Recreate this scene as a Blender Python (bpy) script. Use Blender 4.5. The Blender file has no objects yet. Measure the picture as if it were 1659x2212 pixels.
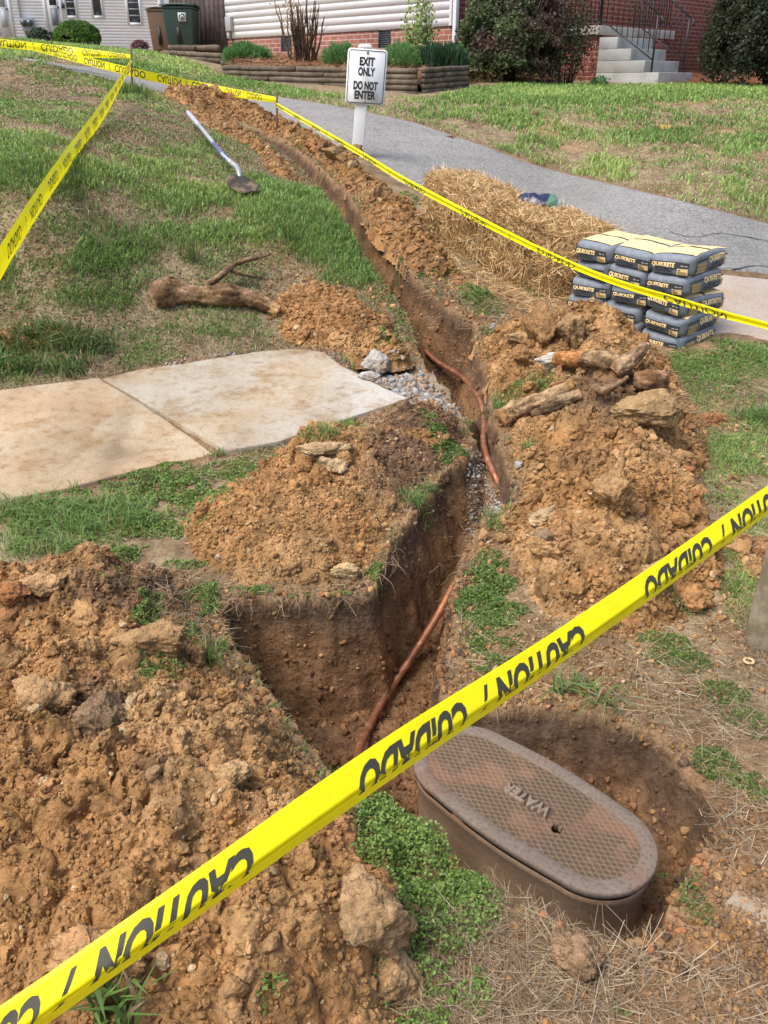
import bpy, bmesh, math, random
import numpy as np
from mathutils import Vector, Matrix

# ---------------------------------------------------------------- camera, sky, sun, exposure
PITCH, FPX, CAMZ = math.radians(26.5), 1853.0, 1.5
SC = bpy.context.scene
COL = SC.collection
cd = bpy.data.cameras.new('camera'); cam = bpy.data.objects.new('camera', cd); COL.objects.link(cam)
cam.location = (0, 0, CAMZ); cam.rotation_euler = (math.pi/2 - PITCH, 0, 0)
cd.sensor_fit = 'VERTICAL'; cd.angle = 2*math.atan(1106/FPX); cd.clip_start = 0.02; cd.clip_end = 900
SC.camera = cam
SUN_EL, SUN_AZ = math.radians(60), math.radians(-122)      # azimuth measured from +Y towards +X
world = bpy.data.worlds.new('World'); SC.world = world; world.use_nodes = True
wn = world.node_tree; wn.nodes.clear()
wo = wn.nodes.new('ShaderNodeOutputWorld'); wb = wn.nodes.new('ShaderNodeBackground')
sky = wn.nodes.new('ShaderNodeTexSky'); sky.sky_type = 'NISHITA'; sky.sun_disc = False
sky.sun_elevation = SUN_EL; sky.sun_rotation = SUN_AZ
sky.air_density = 1.0; sky.dust_density = 4.0; sky.ozone_density = 1.0
wb.inputs['Strength'].default_value = 0.15
wn.links.new(sky.outputs[0], wb.inputs[0]); wn.links.new(wb.outputs[0], wo.inputs[0])
sl = bpy.data.lights.new('sun', 'SUN'); so = bpy.data.objects.new('sun', sl); COL.objects.link(so)
sl.energy = 1.75; sl.angle = math.radians(32); sl.color = (1.0, 0.95, 0.87)
sdir = Vector((math.sin(SUN_AZ)*math.cos(SUN_EL), math.cos(SUN_AZ)*math.cos(SUN_EL), math.sin(SUN_EL)))
so.rotation_euler = sdir.to_track_quat('Z', 'Y').to_euler(); so.location = (0, 0, 30)
SC.view_settings.view_transform = 'Standard'; SC.view_settings.look = 'None'
SC.view_settings.exposure = 0.72; SC.view_settings.gamma = 1
SC.cycles.max_bounces = 6; SC.cycles.diffuse_bounces = 3; SC.cycles.glossy_bounces = 2
SC.cycles.transparent_max_bounces = 4

# ---------------------------------------------------------------- camera model: photo position -> point in the world
def ray(u, v):
    a = (u-829.5)/FPX; t = (1106-v)/FPX
    return np.array([a, math.cos(PITCH)+t*math.sin(PITCH), -math.sin(PITCH)+t*math.cos(PITCH)])
def atY(u, v, Y):
    r = ray(u, v); return np.array([0, 0, CAMZ]) + r*(Y/r[1])
def atz(u, v, z):
    r = ray(u, v); return np.array([0, 0, CAMZ]) + r*((z-CAMZ)/r[2])
def proj(x, y, z):
    c, s = math.cos(PITCH), math.sin(PITCH)
    zz = z-CAMZ; d = y*c - zz*s; up = y*s + zz*c
    d = np.maximum(d, 1e-3)
    return 829.5+FPX*x/d, 1106-FPX*up/d

# ---------------------------------------------------------------- vectorised noise
def _h(ix, iy, iz, seed):
    h = (ix.astype(np.int64)*374761393 + iy.astype(np.int64)*668265263 + iz.astype(np.int64)*1442695041 + seed*1274126177) & 0xffffffff
    h = ((h ^ (h >> 13))*1103515245) & 0xffffffff
    h = ((h ^ (h >> 16))*69069) & 0xffffffff
    return ((h ^ (h >> 15)) & 0xffffff)/float(0xffffff)
def vn(x, y, z=None, seed=0):
    x = np.asarray(x, float); y = np.asarray(y, float)
    if z is None:
        ix, iy = np.floor(x), np.floor(y); fx, fy = x-ix, y-iy
        fx = fx*fx*(3-2*fx); fy = fy*fy*(3-2*fy); o = np.zeros_like(ix)
        a = _h(ix, iy, o, seed); b = _h(ix+1, iy, o, seed); c = _h(ix, iy+1, o, seed); d = _h(ix+1, iy+1, o, seed)
        return ((a*(1-fx)+b*fx)*(1-fy) + (c*(1-fx)+d*fx)*fy)*2-1
    z = np.asarray(z, float); iz = np.floor(z); fz = z-iz; fz = fz*fz*(3-2*fz)
    ix, iy = np.floor(x), np.floor(y); fx, fy = x-ix, y-iy
    fx = fx*fx*(3-2*fx); fy = fy*fy*(3-2*fy); r = 0
    for dz, wz in ((0, 1-fz), (1, fz)):
        a = _h(ix, iy, iz+dz, seed); b = _h(ix+1, iy, iz+dz, seed); c = _h(ix, iy+1, iz+dz, seed); d = _h(ix+1, iy+1, iz+dz, seed)
        r = r + wz*((a*(1-fx)+b*fx)*(1-fy) + (c*(1-fx)+d*fx)*fy)
    return r*2-1
def fbm(x, y, z=None, oct=4, seed=0, gain=0.5):
    r = 0; a = 1.0; f = 1.0; n = 0
    for i in range(oct):
        r = r + a*vn(x*f+i*17.3, y*f+i*9.1, None if z is None else z*f+i*5.7, seed+i); n += a; a *= gain; f *= 2.03
    return r/n
def domes(x, y, s, seed=0, fill=0.75):
    """rounded lumps about s metres apart: 0..~0.5 (times s)"""
    X, Y = x/s, y/s; ix, iy = np.floor(X), np.floor(Y); best = np.zeros_like(X); o = np.zeros_like(ix)
    for dx in (-1, 0, 1):
        for dy in (-1, 0, 1):
            cx, cy = ix+dx, iy+dy
            jx = _h(cx, cy, o, seed); jy = _h(cx, cy, o+1, seed); rr = 0.3+0.5*_h(cx, cy, o+2, seed); on = _h(cx, cy, o+3, seed) < fill
            ax = 0.7+0.6*_h(cx, cy, o+4, seed)
            d2 = ((X-cx-jx)*ax)**2 + ((Y-cy-jy)/ax)**2
            best = np.maximum(best, np.where(on, np.sqrt(np.maximum(rr*rr-d2, 0))*0.9, 0))
    return best
def sstep(a, b, x):
    t = np.clip((x-a)/(b-a), 0, 1); return t*t*(3-2*t)
def sdpoly(px, py, poly):
    """signed distance, positive inside"""
    P = np.asarray(poly, float)[:, :2]; n = len(P)
    px = np.asarray(px, float); py = np.asarray(py, float)
    d2 = np.full(px.shape, 1e18); ins = np.zeros(px.shape, bool)
    for i in range(n):
        a = P[i]; b = P[(i+1) % n]; e = b-a; wx = px-a[0]; wy = py-a[1]
        L = e[0]*e[0]+e[1]*e[1]
        if L < 1e-14: continue
        t = np.clip((wx*e[0]+wy*e[1])/L, 0, 1)
        d2 = np.minimum(d2, (wx-e[0]*t)**2+(wy-e[1]*t)**2)
        c = (a[1] > py) != (b[1] > py)
        with np.errstate(divide='ignore', invalid='ignore'):
            xi = e[0]*(py-a[1])/(e[1] if e[1] != 0 else 1e-12)+a[0]
        ins ^= c & (px < xi)
    d = np.sqrt(d2); return np.where(ins, d, -d)
def sdbox(px, py, poly, pad, far=-9.0):
    """sdpoly evaluated only near the polygon"""
    P = np.asarray(poly, float); m = (px > P[:, 0].min()-pad) & (px < P[:, 0].max()+pad) & (py > P[:, 1].min()-pad) & (py < P[:, 1].max()+pad)
    r = np.full(px.shape, far); r[m] = sdpoly(px[m], py[m], P); return r

# ---------------------------------------------------------------- mesh helpers
def tag(o, label=None, cat=None, group=None, kind=None):
    if label: o['label'] = label
    if cat: o['category'] = cat
    if group: o['group'] = group
    if kind: o['kind'] = kind
    return o
def empty(name, loc=(0, 0, 0), rz=0.0, label=None, cat=None, group=None):
    o = bpy.data.objects.new(name, None); COL.objects.link(o); o.empty_display_size = 0.1
    o.location = tuple(float(c) for c in loc); o.rotation_euler = (0, 0, rz); return tag(o, label, cat, group)
def mk(name, V, F, mat, parent=None, col=None, smooth=False):
    """V (n,3); F: one (m,k) array or a list of such arrays / lists; col (n,3)"""
    V = np.asarray(V, np.float64).reshape(-1, 3); me = bpy.data.meshes.new(name)
    if isinstance(F, np.ndarray): F = [F]
    elif len(F) and not isinstance(F[0], np.ndarray):
        by = {}
        for f in F: by.setdefault(len(f), []).append(f)
        F = [np.array(v) for v in by.values()]
    F = [f for f in F if len(f)]
    nl = sum(f.size for f in F); npoly = sum(len(f) for f in F)
    me.vertices.add(len(V)); me.vertices.foreach_set('co', V.astype(np.float32).ravel())
    me.loops.add(nl); me.loops.foreach_set('vertex_index', np.concatenate([f.ravel() for f in F]).astype(np.int32))
    me.polygons.add(npoly)
    tot = np.concatenate([np.full(len(f), f.shape[1]) for f in F]).astype(np.int32)
    st = np.concatenate([[0], np.cumsum(tot)[:-1]]).astype(np.int32)
    me.polygons.foreach_set('loop_start', st); me.polygons.foreach_set('loop_total', tot)
    if smooth: me.polygons.foreach_set('use_smooth', np.ones(npoly, bool))
    me.update(calc_edges=True)
    if col is not None:
        c = np.ones((len(V), 4), np.float32); c[:, :3] = np.asarray(col, float).reshape(-1, 3) if np.ndim(col) > 1 else np.asarray(col)
        a = me.color_attributes.new('Col', 'FLOAT_COLOR', 'POINT'); a.data.foreach_set('color', c.ravel())
    if isinstance(mat, (list, tuple)):
        for m in mat: me.materials.append(m)
    elif mat: me.materials.append(mat)
    o = bpy.data.objects.new(name, me); COL.objects.link(o)
    if parent: o.parent = parent
    return o
class MB:
    def __init__(s): s.V = []; s.F = []; s.C = []
    def add(s, V, F, col=(1, 1, 1)):
        n = len(s.V); s.V += [tuple(v) for v in V]; s.F += [tuple(int(i)+n for i in f) for f in F]; s.C += [tuple(col)]*len(V); return s
    def box(s, x0, x1, y0, y1, z0, z1, col=(1, 1, 1), taper=0):
        t = taper
        V = [(x0, y0, z0), (x1, y0, z0), (x1, y1, z0), (x0, y1, z0), (x0+t, y0+t, z1), (x1-t, y0+t, z1), (x1-t, y1-t, z1), (x0+t, y1-t, z1)]
        return s.add(V, [(3, 2, 1, 0), (4, 5, 6, 7), (0, 1, 5, 4), (1, 2, 6, 5), (2, 3, 7, 6), (3, 0, 4, 7)], col)
    def hexa(s, P, col=(1, 1, 1)):
        return s.add(P, [(3, 2, 1, 0), (4, 5, 6, 7), (0, 1, 5, 4), (1, 2, 6, 5), (2, 3, 7, 6), (3, 0, 4, 7)], col)
    def tube(s, pts, rad, n=10, col=(1, 1, 1), caps=True, jit=0.0, seed=0):
        P = [Vector(p) for p in pts]; R = rad if hasattr(rad, '__len__') else [rad]*len(P)
        rnd = random.Random(seed); up = Vector((0, 0, 1)); V = []; F = []; prev = None
        for i, p in enumerate(P):
            d = (P[min(i+1, len(P)-1)]-P[max(i-1, 0)]).normalized()
            if prev is None:
                a = d.cross(up)
                if a.length < 1e-3: a = d.cross(Vector((1, 0, 0)))
                a.normalize()
            else:
                a = (prev - d*prev.dot(d)).normalized()
            prev = a; b = d.cross(a)
            for k in range(n):
                t = 2*math.pi*k/n; r = R[i]*(1+jit*(rnd.random()-.5)*2)
                V.append(p + a*math.cos(t)*r + b*math.sin(t)*r)
        for i in range(len(P)-1):
            for k in range(n):
                F.append((i*n+k, i*n+(k+1) % n, (i+1)*n+(k+1) % n, (i+1)*n+k))
        if caps: F.append(tuple(range(n-1, -1, -1))); F.append(tuple((len(P)-1)*n+k for k in range(n)))
        return s.add(V, F, col)
    def prism(s, P2, z0, z1, col=(1, 1, 1)):
        n = len(P2); V = [(p[0], p[1], z0) for p in P2]+[(p[0], p[1], z1) for p in P2]
        return s.add(V, [tuple(range(n-1, -1, -1)), tuple(range(n, 2*n))]+[(i, (i+1) % n, n+(i+1) % n, n+i) for i in range(n)], col)
    def build(s, name, mat, parent=None, smooth=False, bevel=0, seg=2, col=True):
        o = mk(name, np.array(s.V), s.F, mat, parent, np.array(s.C) if col else None, smooth)
        if bevel:
            m = o.modifiers.new('bevel', 'BEVEL'); m.width = bevel; m.segments = seg; m.limit_method = 'ANGLE'; m.angle_limit = math.radians(35)
            m.harden_normals = False
        return o
def spline(P, n):
    """Catmull-Rom through P (k,3) -> n points"""
    P = np.asarray(P, float); k = len(P); Q = np.vstack([2*P[0]-P[1], P, 2*P[-1]-P[-2]]); out = []
    for t in np.linspace(0, k-1-1e-9, n):
        i = int(t); f = t-i; a, b, c, d = Q[i], Q[i+1], Q[i+2], Q[i+3]
        out.append(.5*((2*b)+(-a+c)*f+(2*a-5*b+4*c-d)*f*f+(-a+3*b-3*c+d)*f**3))
    return np.array(out)
_tc = {}
def text2d(body, bold=0.0, size=1.0, sx=1.0):
    """flat lettering from the built-in font: (V2 centred on x, baseline 0), triangles"""
    key = (body, bold, size, sx)
    if key in _tc: return _tc[key]
    cu = bpy.data.curves.new('t', 'FONT'); cu.body = body; cu.size = size; cu.offset = bold*size; cu.align_x = 'CENTER'; cu.fill_mode = 'FRONT'; cu.resolution_u = 3
    cu.dimensions = '2D'
    ob = bpy.data.objects.new('t', cu); COL.objects.link(ob); dg = bpy.context.evaluated_depsgraph_get(); dg.update()
    me = bpy.data.meshes.new_from_object(ob.evaluated_get(dg)); bm = bmesh.new(); bm.from_mesh(me)
    bmesh.ops.triangulate(bm, faces=bm.faces); bmesh.ops.subdivide_edges(bm, edges=[e for e in bm.edges if e.calc_length() > size*0.35], cuts=2)
    bmesh.ops.triangulate(bm, faces=bm.faces)
    V = np.array([v.co[:2] for v in bm.verts]); bm.verts.ensure_lookup_table()
    for i, v in enumerate(bm.verts): v.index = i
    F = [tuple(v.index for v in f.verts) for f in bm.faces]; bm.free()
    bpy.data.objects.remove(ob); bpy.data.curves.remove(cu); bpy.data.meshes.remove(me)
    V[:, 0] *= sx
    F = [f if ((V[f[1]][0]-V[f[0]][0])*(V[f[2]][1]-V[f[0]][1])-(V[f[1]][1]-V[f[0]][1])*(V[f[2]][0]-V[f[0]][0])) > 0 else f[::-1] for f in F]
    _tc[key] = (V, F); return _tc[key]

# ---------------------------------------------------------------- materials
def mat(name, base=(.5, .5, .5), rough=.7, metal=0.0, attr=False, noise=None, bump=None, spec=.5, extra=None, trans=0.0):
    """noise: list of (scale, amount, colour) mixes; bump: list of (scale, strength, distance)"""
    m = bpy.data.materials.new(name); m.use_nodes = True; nt = m.node_tree; N = nt.nodes; L = nt.links
    b = N['Principled BSDF']; b.inputs['Roughness'].default_value = rough; b.inputs['Metallic'].default_value = metal
    b.inputs['Specular IOR Level'].default_value = spec
    tc = N.new('ShaderNodeTexCoord'); co = tc.outputs['Object']
    if attr:
        a = N.new('ShaderNodeAttribute'); a.attribute_name = 'Col'; cur = a.outputs['Color']
        if base != (1, 1, 1):
            mx = N.new('ShaderNodeMix'); mx.data_type = 'RGBA'; mx.blend_type = 'MULTIPLY'; mx.inputs[0].default_value = 1
            L.new(cur, mx.inputs[6]); mx.inputs[7].default_value = (*base, 1); cur = mx.outputs[2]
    else:
        rgb = N.new('ShaderNodeRGB'); rgb.outputs[0].default_value = (*base, 1); cur = rgb.outputs[0]
    for it in (noise or []):
        sc, lo, hi, c = it[:4]; mode = it[4] if len(it) > 4 else 'MIX'
        n = N.new('ShaderNodeTexNoise'); n.inputs['Scale'].default_value = sc; n.inputs['Detail'].default_value = 6; n.inputs['Roughness'].default_value = .6
        L.new(co, n.inputs['Vector'])
        r = N.new('ShaderNodeMapRange'); r.inputs[1].default_value = lo; r.inputs[2].default_value = hi; L.new(n.outputs[0], r.inputs[0])
        mx = N.new('ShaderNodeMix'); mx.data_type = 'RGBA'; mx.blend_type = mode
        L.new(r.outputs[0], mx.inputs[0]); L.new(cur, mx.inputs[6]); mx.inputs[7].default_value = (*c, 1); cur = mx.outputs[2]
    L.new(cur, b.inputs['Base Color'])
    prev = None
    for it in (bump or []):
        sc, st, dist = it[:3]
        if len(it) > 3 and it[3] == 'V':
            n = N.new('ShaderNodeTexVoronoi'); n.inputs['Scale'].default_value = sc; out = n.outputs[0]
        else:
            n = N.new('ShaderNodeTexNoise'); n.inputs['Scale'].default_value = sc; n.inputs['Detail'].default_value = 5; out = n.outputs[0]
        L.new(co, n.inputs['Vector'])
        bp = N.new('ShaderNodeBump'); bp.inputs['Strength'].default_value = st; bp.inputs['Distance'].default_value = dist
        L.new(out, bp.inputs['Height'])
        if prev: L.new(prev, bp.inputs['Normal'])
        prev = bp.outputs[0]
    if prev: L.new(prev, b.inputs['Normal'])
    if trans:
        tr = N.new('ShaderNodeBsdfTranslucent'); L.new(cur, tr.inputs[0]); ms = N.new('ShaderNodeMixShader'); ms.inputs[0].default_value = trans
        L.new(b.outputs[0], ms.inputs[1]); L.new(tr.outputs[0], ms.inputs[2]); L.new(ms.outputs[0], N['Material Output'].inputs[0])
    return m
M = {}
M['soil'] = mat('soil', attr=True, base=(1, 1, 1), rough=.95, spec=.15, noise=[(9, .42, .62, (.62, .62, .60), 'MULTIPLY'), (60, .45, .7, (.66, .62, .6), 'MULTIPLY'), (160, .6, .75, (1.35, 1.3, 1.2), 'MULTIPLY')],
                bump=[(38, .7, .02), (150, .8, .007), (480, .6, .002)])
M['ground'] = mat('earth', attr=True, base=(1, 1, 1), rough=.97, spec=.1, noise=[(14, .42, .62, (.68, .66, .62), 'MULTIPLY'), (90, .45, .66, (.6, .58, .55), 'MULTIPLY')], bump=[(11, .5, .04), (40, .6, .014), (220, .6, .004)])
M['concrete'] = mat('concrete', attr=True, base=(1, 1, 1), rough=.92, spec=.2, noise=[(2.3, .42, .66, (.82, .74, .62), 'MULTIPLY'), (6, .5, .66, (.80, .70, .58), 'MULTIPLY'), (24, .5, .68, (.84, .78, .70), 'MULTIPLY'), (120, .5, .66, (.78, .74, .70), 'MULTIPLY'), (330, .58, .66, (.55, .52, .48), 'MULTIPLY')], bump=[(220, .35, .002), (700, .3, .001)])
M['asphalt'] = mat('asphalt', base=(.29, .283, .27), rough=.9, spec=.3, noise=[(1.1, .35, .7, (.80, .80, .80), 'MULTIPLY'), (5, .5, .7, (.85, .84, .82), 'MULTIPLY'), (45, .46, .56, (.62, .62, .62), 'MULTIPLY'), (70, .54, .62, (1.45, 1.45, 1.42), 'MULTIPLY')], bump=[(170, .7, .006)])
M['leaf'] = mat('leaf', attr=True, base=(1, 1, 1), rough=.55, spec=.35, trans=.3)
M['straw'] = mat('straw', attr=True, base=(1, 1, 1), rough=.7, spec=.25, trans=.12)
M['bark'] = mat('bark', attr=True, base=(1, 1, 1), rough=.95, spec=.15, noise=[(14, .42, .6, (.55, .5, .45), 'MULTIPLY'), (70, .45, .6, (.7, .66, .62), 'MULTIPLY')], bump=[(30, .8, .02), (140, .7, .006)])
M['plain'] = mat('paint', attr=True, base=(1, 1, 1), rough=.55)
M['matte'] = mat('matte', attr=True, base=(1, 1, 1), rough=.85, spec=.2)
# ---------------------------------------------------------------- the lie of the land: thin-plate spline through surveyed points
CT = []
def cY(u, v, Y): CT.append(atY(u, v, Y))
def cz(u, v, z): CT.append(atz(u, v, z))
for u in (60, 560, 1060, 1600):
    cz(u, 2212, 0.0); cz(u, 1900, 0.0); cz(u, 1600, 0.01); cz(u, 1400, .03)
for u in (60, 600, 1100, 1600):
    cz(u, 1200, .09); cz(u, 1000, .16 if u < 1200 else .13)
for u in (60, 450, 850): cz(u, 860, .22); cz(u, 770, .27)
cz(1300, 860, .2); cz(1600, 860, .19); cz(1250, 740, .26); cz(1620, 740, .25); cz(1050, 720, .29)
for u, v, z in ((50, 640, .50), (300, 640, .48), (620, 620, .44), (50, 500, .80), (300, 500, .75), (600, 500, .70), (50, 400, 1.0), (350, 400, .93), (620, 400, .84), (800, 520, .58), (900, 600, .45),
                (50, 300, 1.2), (330, 300, 1.13), (600, 290, 1.03), (960, 400, .73), (1200, 470, .58), (1600, 590, .42), (1300, 640, .36), (1200, 375, .70), (1200, 310, .93), (1650, 490, .50), (1600, 410, .72), (1600, 300, .97)): cz(u, v, z)
for u, v, Y in ((50, 200, 9.2), (300, 215, 9.4), (50, 120, 12), (250, 130, 13.5), (700, 250, 10.6), (772, 335, 8.5), (850, 330, 8.9), (1200, 250, 11.2), (1600, 250, 11.3), (900, 230, 11.5), (1200, 205, 13.3), (1600, 203, 14),
                (1200, 190, 15.5), (1600, 190, 15.5), (482, 165, 15.5), (905, 205, 13.5), (474, 120, 21), (985, 160, 17.3), (1100, 168, 17), (1420, 183, 17), (1600, 184, 17.5), (0, 79, 41), (345, 108, 41), (150, 108, 22), (350, 122, 17), (600, 205, 12.5), (480, 190, 13.2)): cY(u, v, Y)
for p in ((-3, -3, -.08), (3, -3, -.1), (0, -1, -.02), (-3, .5, .0), (3, .5, -.02), (-20, 20, 2.6), (20, 20, 1.6), (-40, 60, 4.6), (40, 60, 2.6), (0, 60, 3.4), (-8, 5, .9), (8, 5, .3), (12, 10, .9), (-12, 10, 1.6), (-20, -20, -.2), (20, -20, -.2), (70, 100, 3), (-70, 100, 5)): CT.append(np.array(p, float))
CT = np.array(CT)
def _W(x, y):        # warp so that spacing of the control points is even
    r = np.sqrt(x*x+y*y+.5); k = np.log1p(r)/r; return x*k, y*k
_cx, _cy = _W(CT[:, 0], CT[:, 1])
def _K(r2): return np.where(r2 > 1e-12, .5*r2*np.log(np.maximum(r2, 1e-12)), 0)
_n = len(CT); _A = np.zeros((_n+3, _n+3)); _A[:_n, :_n] = _K((_cx[:, None]-_cx)**2+(_cy[:, None]-_cy)**2)+np.eye(_n)*2e-3
_A[:_n, _n] = 1; _A[:_n, _n+1] = _cx; _A[:_n, _n+2] = _cy; _A[_n, :_n] = 1; _A[_n+1, :_n] = _cx; _A[_n+2, :_n] = _cy
_w = np.linalg.solve(_A, np.concatenate([CT[:, 2], [0, 0, 0]]))
def _G0(x, y):
    wx, wy = _W(x, y); r = _w[_n]+_w[_n+1]*wx+_w[_n+2]*wy
    for i in range(_n): r = r+_w[i]*_K((wx-_cx[i])**2+(wy-_cy[i])**2)
    return r
# cached on a warped lattice for speed
_gx = np.linspace(-5.2, 5.2, 521)
_GX, _GY = np.meshgrid(_gx, _gx, indexing='ij')
def _unW(wx, wy):
    k = np.sqrt(wx*wx+wy*wy); r = np.expm1(np.maximum(k, 1e-6)); return wx/np.maximum(k, 1e-6)*r, wy/np.maximum(k, 1e-6)*r
def _W2(x, y):
    r = np.sqrt(x*x+y*y)+1e-9; k = np.log1p(r)/r; return x*k, y*k
_LX, _LY = _unW(_GX, _GY); _GZ = _G0(_LX.ravel(), _LY.ravel()).reshape(_LX.shape)
def G(x, y):
    x = np.asarray(x, float); y = np.asarray(y, float); wx, wy = _W2(x, y)
    a = np.clip((wx+5.2)/10.4*520, 0, 519.999); b = np.clip((wy+5.2)/10.4*520, 0, 519.999)
    i = a.astype(int); j = b.astype(int); fa = a-i; fb = b-j
    return (_GZ[i, j]*(1-fa)+_GZ[i+1, j]*fa)*(1-fb)+(_GZ[i, j+1]*(1-fa)+_GZ[i+1, j+1]*fa)*fb
_ys = np.exp(np.linspace(math.log(.3), math.log(150), 900))
def hit(u, v, off=0.0, fn=None):
    """where the sight line through (u,v) meets the land (raised by off)"""
    r = ray(u, v); s = _ys/r[1]; x, y, z = r[0]*s, r[1]*s, CAMZ+r[2]*s
    d = z-(fn or G)(x, y)-off; k = np.where(d < 0)[0]
    if not len(k): i = len(_ys)-1; return np.array([x[i], y[i], z[i]])
    i = max(k[0], 1); f = d[i-1]/(d[i-1]-d[i]); s = s[i-1]*(1-f)+s[i]*f
    return np.array([r[0]*s, r[1]*s, CAMZ+r[2]*s])
def hitsd(L, n=8):
    Q = []
    for a, b in zip(L[:-1], L[1:]): Q += [(a[0]+(b[0]-a[0])*k/n, a[1]+(b[1]-a[1])*k/n) for k in range(n)]
    return hits(Q+[L[-1]])
def hits(L, off=0.0): return np.array([hit(p[0], p[1], off+(p[2] if len(p) > 2 else 0)) for p in L])

# ---------------------------------------------------------------- outlines (photo positions laid on the land)
TRENCH = hits([(545, 288), (583, 308), (638, 354), (690, 404), (730, 454), (758, 505), (792, 562), (832, 612), (862, 655), (888, 705), (905, 745), (930, 775), (965, 815), (1005, 850),
               (1015, 900), (1018, 950), (1010, 985), (955, 1035), (905, 1095), (862, 1165), (835, 1225), (800, 1275), (720, 1292), (640, 1288), (560, 1290), (492, 1305), (482, 1345), (505, 1400), (560, 1460), (610, 1530), (655, 1592), (700, 1652),
               (740, 1690), (830, 1735), (905, 1790), (985, 1850), (1080, 1925), (1180, 1985), (1290, 2030), (1370, 2045), (1430, 2010), (1450, 1930), (1500, 1860), (1550, 1800), (1545, 1720), (1480, 1650), (1400, 1590), (1290, 1545), (1180, 1535), (1090, 1530), (1000, 1520),
               (950, 1500), (960, 1440), (985, 1380), (985, 1290), (1000, 1215), (1040, 1130), (1092, 1095), (1105, 1040), (1085, 960), (1072, 900), (1058, 850), (1045, 800), (1030, 755), (1032, 705), (1005, 678), (950, 655),
               (905, 608), (862, 555), (818, 500), (772, 450), (730, 400), (675, 350), (617, 302), (562, 284)])
BROKEN = hits([(745, 765), (800, 735), (850, 745), (905, 750), (960, 790), (1030, 850), (1035, 890), (1000, 900), (930, 885), (880, 862), (820, 825), (760, 795)])
TDEP_Y = [0, 1.3, 1.7, 2.0, 2.3, 2.6, 2.85, 3.0, 3.2, 3.5, 3.9, 4.15, 4.5, 5.2, 6, 7, 8.5, 9.5, 12]
TDEP_D = [.18, .20, .36, .42, .42, .38, .33, .26, .20, .18, .19, .30, .40, .42, .38, .26, .15, .06, 0]
SLAB1 = hits([(-330, 880), (215, 829), (345, 905), (465, 978), (330, 1010), (150, 1060), (-50, 1100), (-420, 1190)])
SLAB2 = hits([(222, 824), (299, 800), (387, 788), (476, 777), (560, 767), (640, 764), (702, 772), (735, 798), (780, 818), (829, 841), (884, 862), (820, 885), (760, 908), (690, 932), (600, 962), (490, 982), (350, 903)])
DRIVE_N = hitsd([(96, 138), (180, 160), (290, 186), (360, 202), (480, 228), (600, 262), (700, 305), (800, 352), (860, 395), (950, 435), (1060, 465), (1180, 500), (1280, 520), (1400, 555), (1500, 580), (1600, 592), (1700, 600), (2000, 640)])
DRIVE_F = hitsd([(60, 128), (150, 143), (250, 152), (380, 175), (480, 196), (600, 210), (720, 228), (830, 250), (900, 265), (980, 292), (1060, 318), (1150, 353), (1260, 381), (1370, 409), (1500, 441), (1600, 467), (1700, 492), (2000, 568)])
APRON = hits([(1350, 565), (1480, 578), (1600, 592), (1700, 600), (2000, 640), (2100, 860), (1659, 742), (1600, 728), (1540, 730), (1440, 720), (1300, 705), (1250, 690), (1245, 640), (1290, 600)])
NEEDLE = hits([(985, 185), (1100, 172), (1300, 170), (1420, 184), (1700, 188), (1750, 150), (1400, 120), (1100, 100), (950, 140)])
def closed(a, b): return np.vstack([a, b[::-1]])
DRIVE = closed(DRIVE_N, DRIVE_F)
def tdepth(x, y):
    """depth of the dug trench, metres (ragged walls)"""
    w = .04*fbm(x*7, y*7, oct=3, seed=5)+.004*fbm(x*40, y*40, oct=2, seed=8)
    sd = sdbox(x, y, TRENCH, .3); k = np.clip((sd+w*np.minimum(1, .3+y*0.25))/(.05+.018*np.clip(y-1.2, 0, 3)), 0, 1)
    d = np.interp(y, TDEP_Y, TDEP_D)
    # the pit is shallower round the meter box
    mx = sstep(.16, .30, x+.45*(y-1.75))*sstep(2.05, 1.85, y); d = d*(1-mx)+.17*mx
    k = np.where(k > 0, k**.75, 0)
    return d*k, sd
def surface(x, y, full=False):
    g = G(x, y); td, sd = tdepth(x, y)
    r = np.sqrt(x*x+y*y); att = 1/(1+(r/9)**2)
    z = g + (.012*fbm(x*2.2, y*2.2, oct=4, seed=1)+.006*fbm(x*14, y*14, oct=4, seed=2))*(.4+att)
    br = sdbox(x, y, BROKEN, .3); z = z-.10*sstep(-.03, .06, br)
    flo = sstep(.02, .1, td); z = z-td+flo*(.02*fbm(x*16, y*16, oct=4, seed=3)+.012*domes(x, y, .035, 4)+.006*fbm(x*60, y*60, oct=3, seed=13))
    for P, o in ((SLAB1, .05), (SLAB2, .05)):
        s = sdbox(x, y, P, .2); z = z-o*sstep(0.0, .03, s)
    s = sdbox(x, y, DRIVE, .4); z = z-.06*sstep(.03, .14, s)
    s = sdbox(x, y, APRON, .4); z = z-.05*sstep(.03, .12, s)
    if full: return z, td, sd, g, br
    return z

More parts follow.
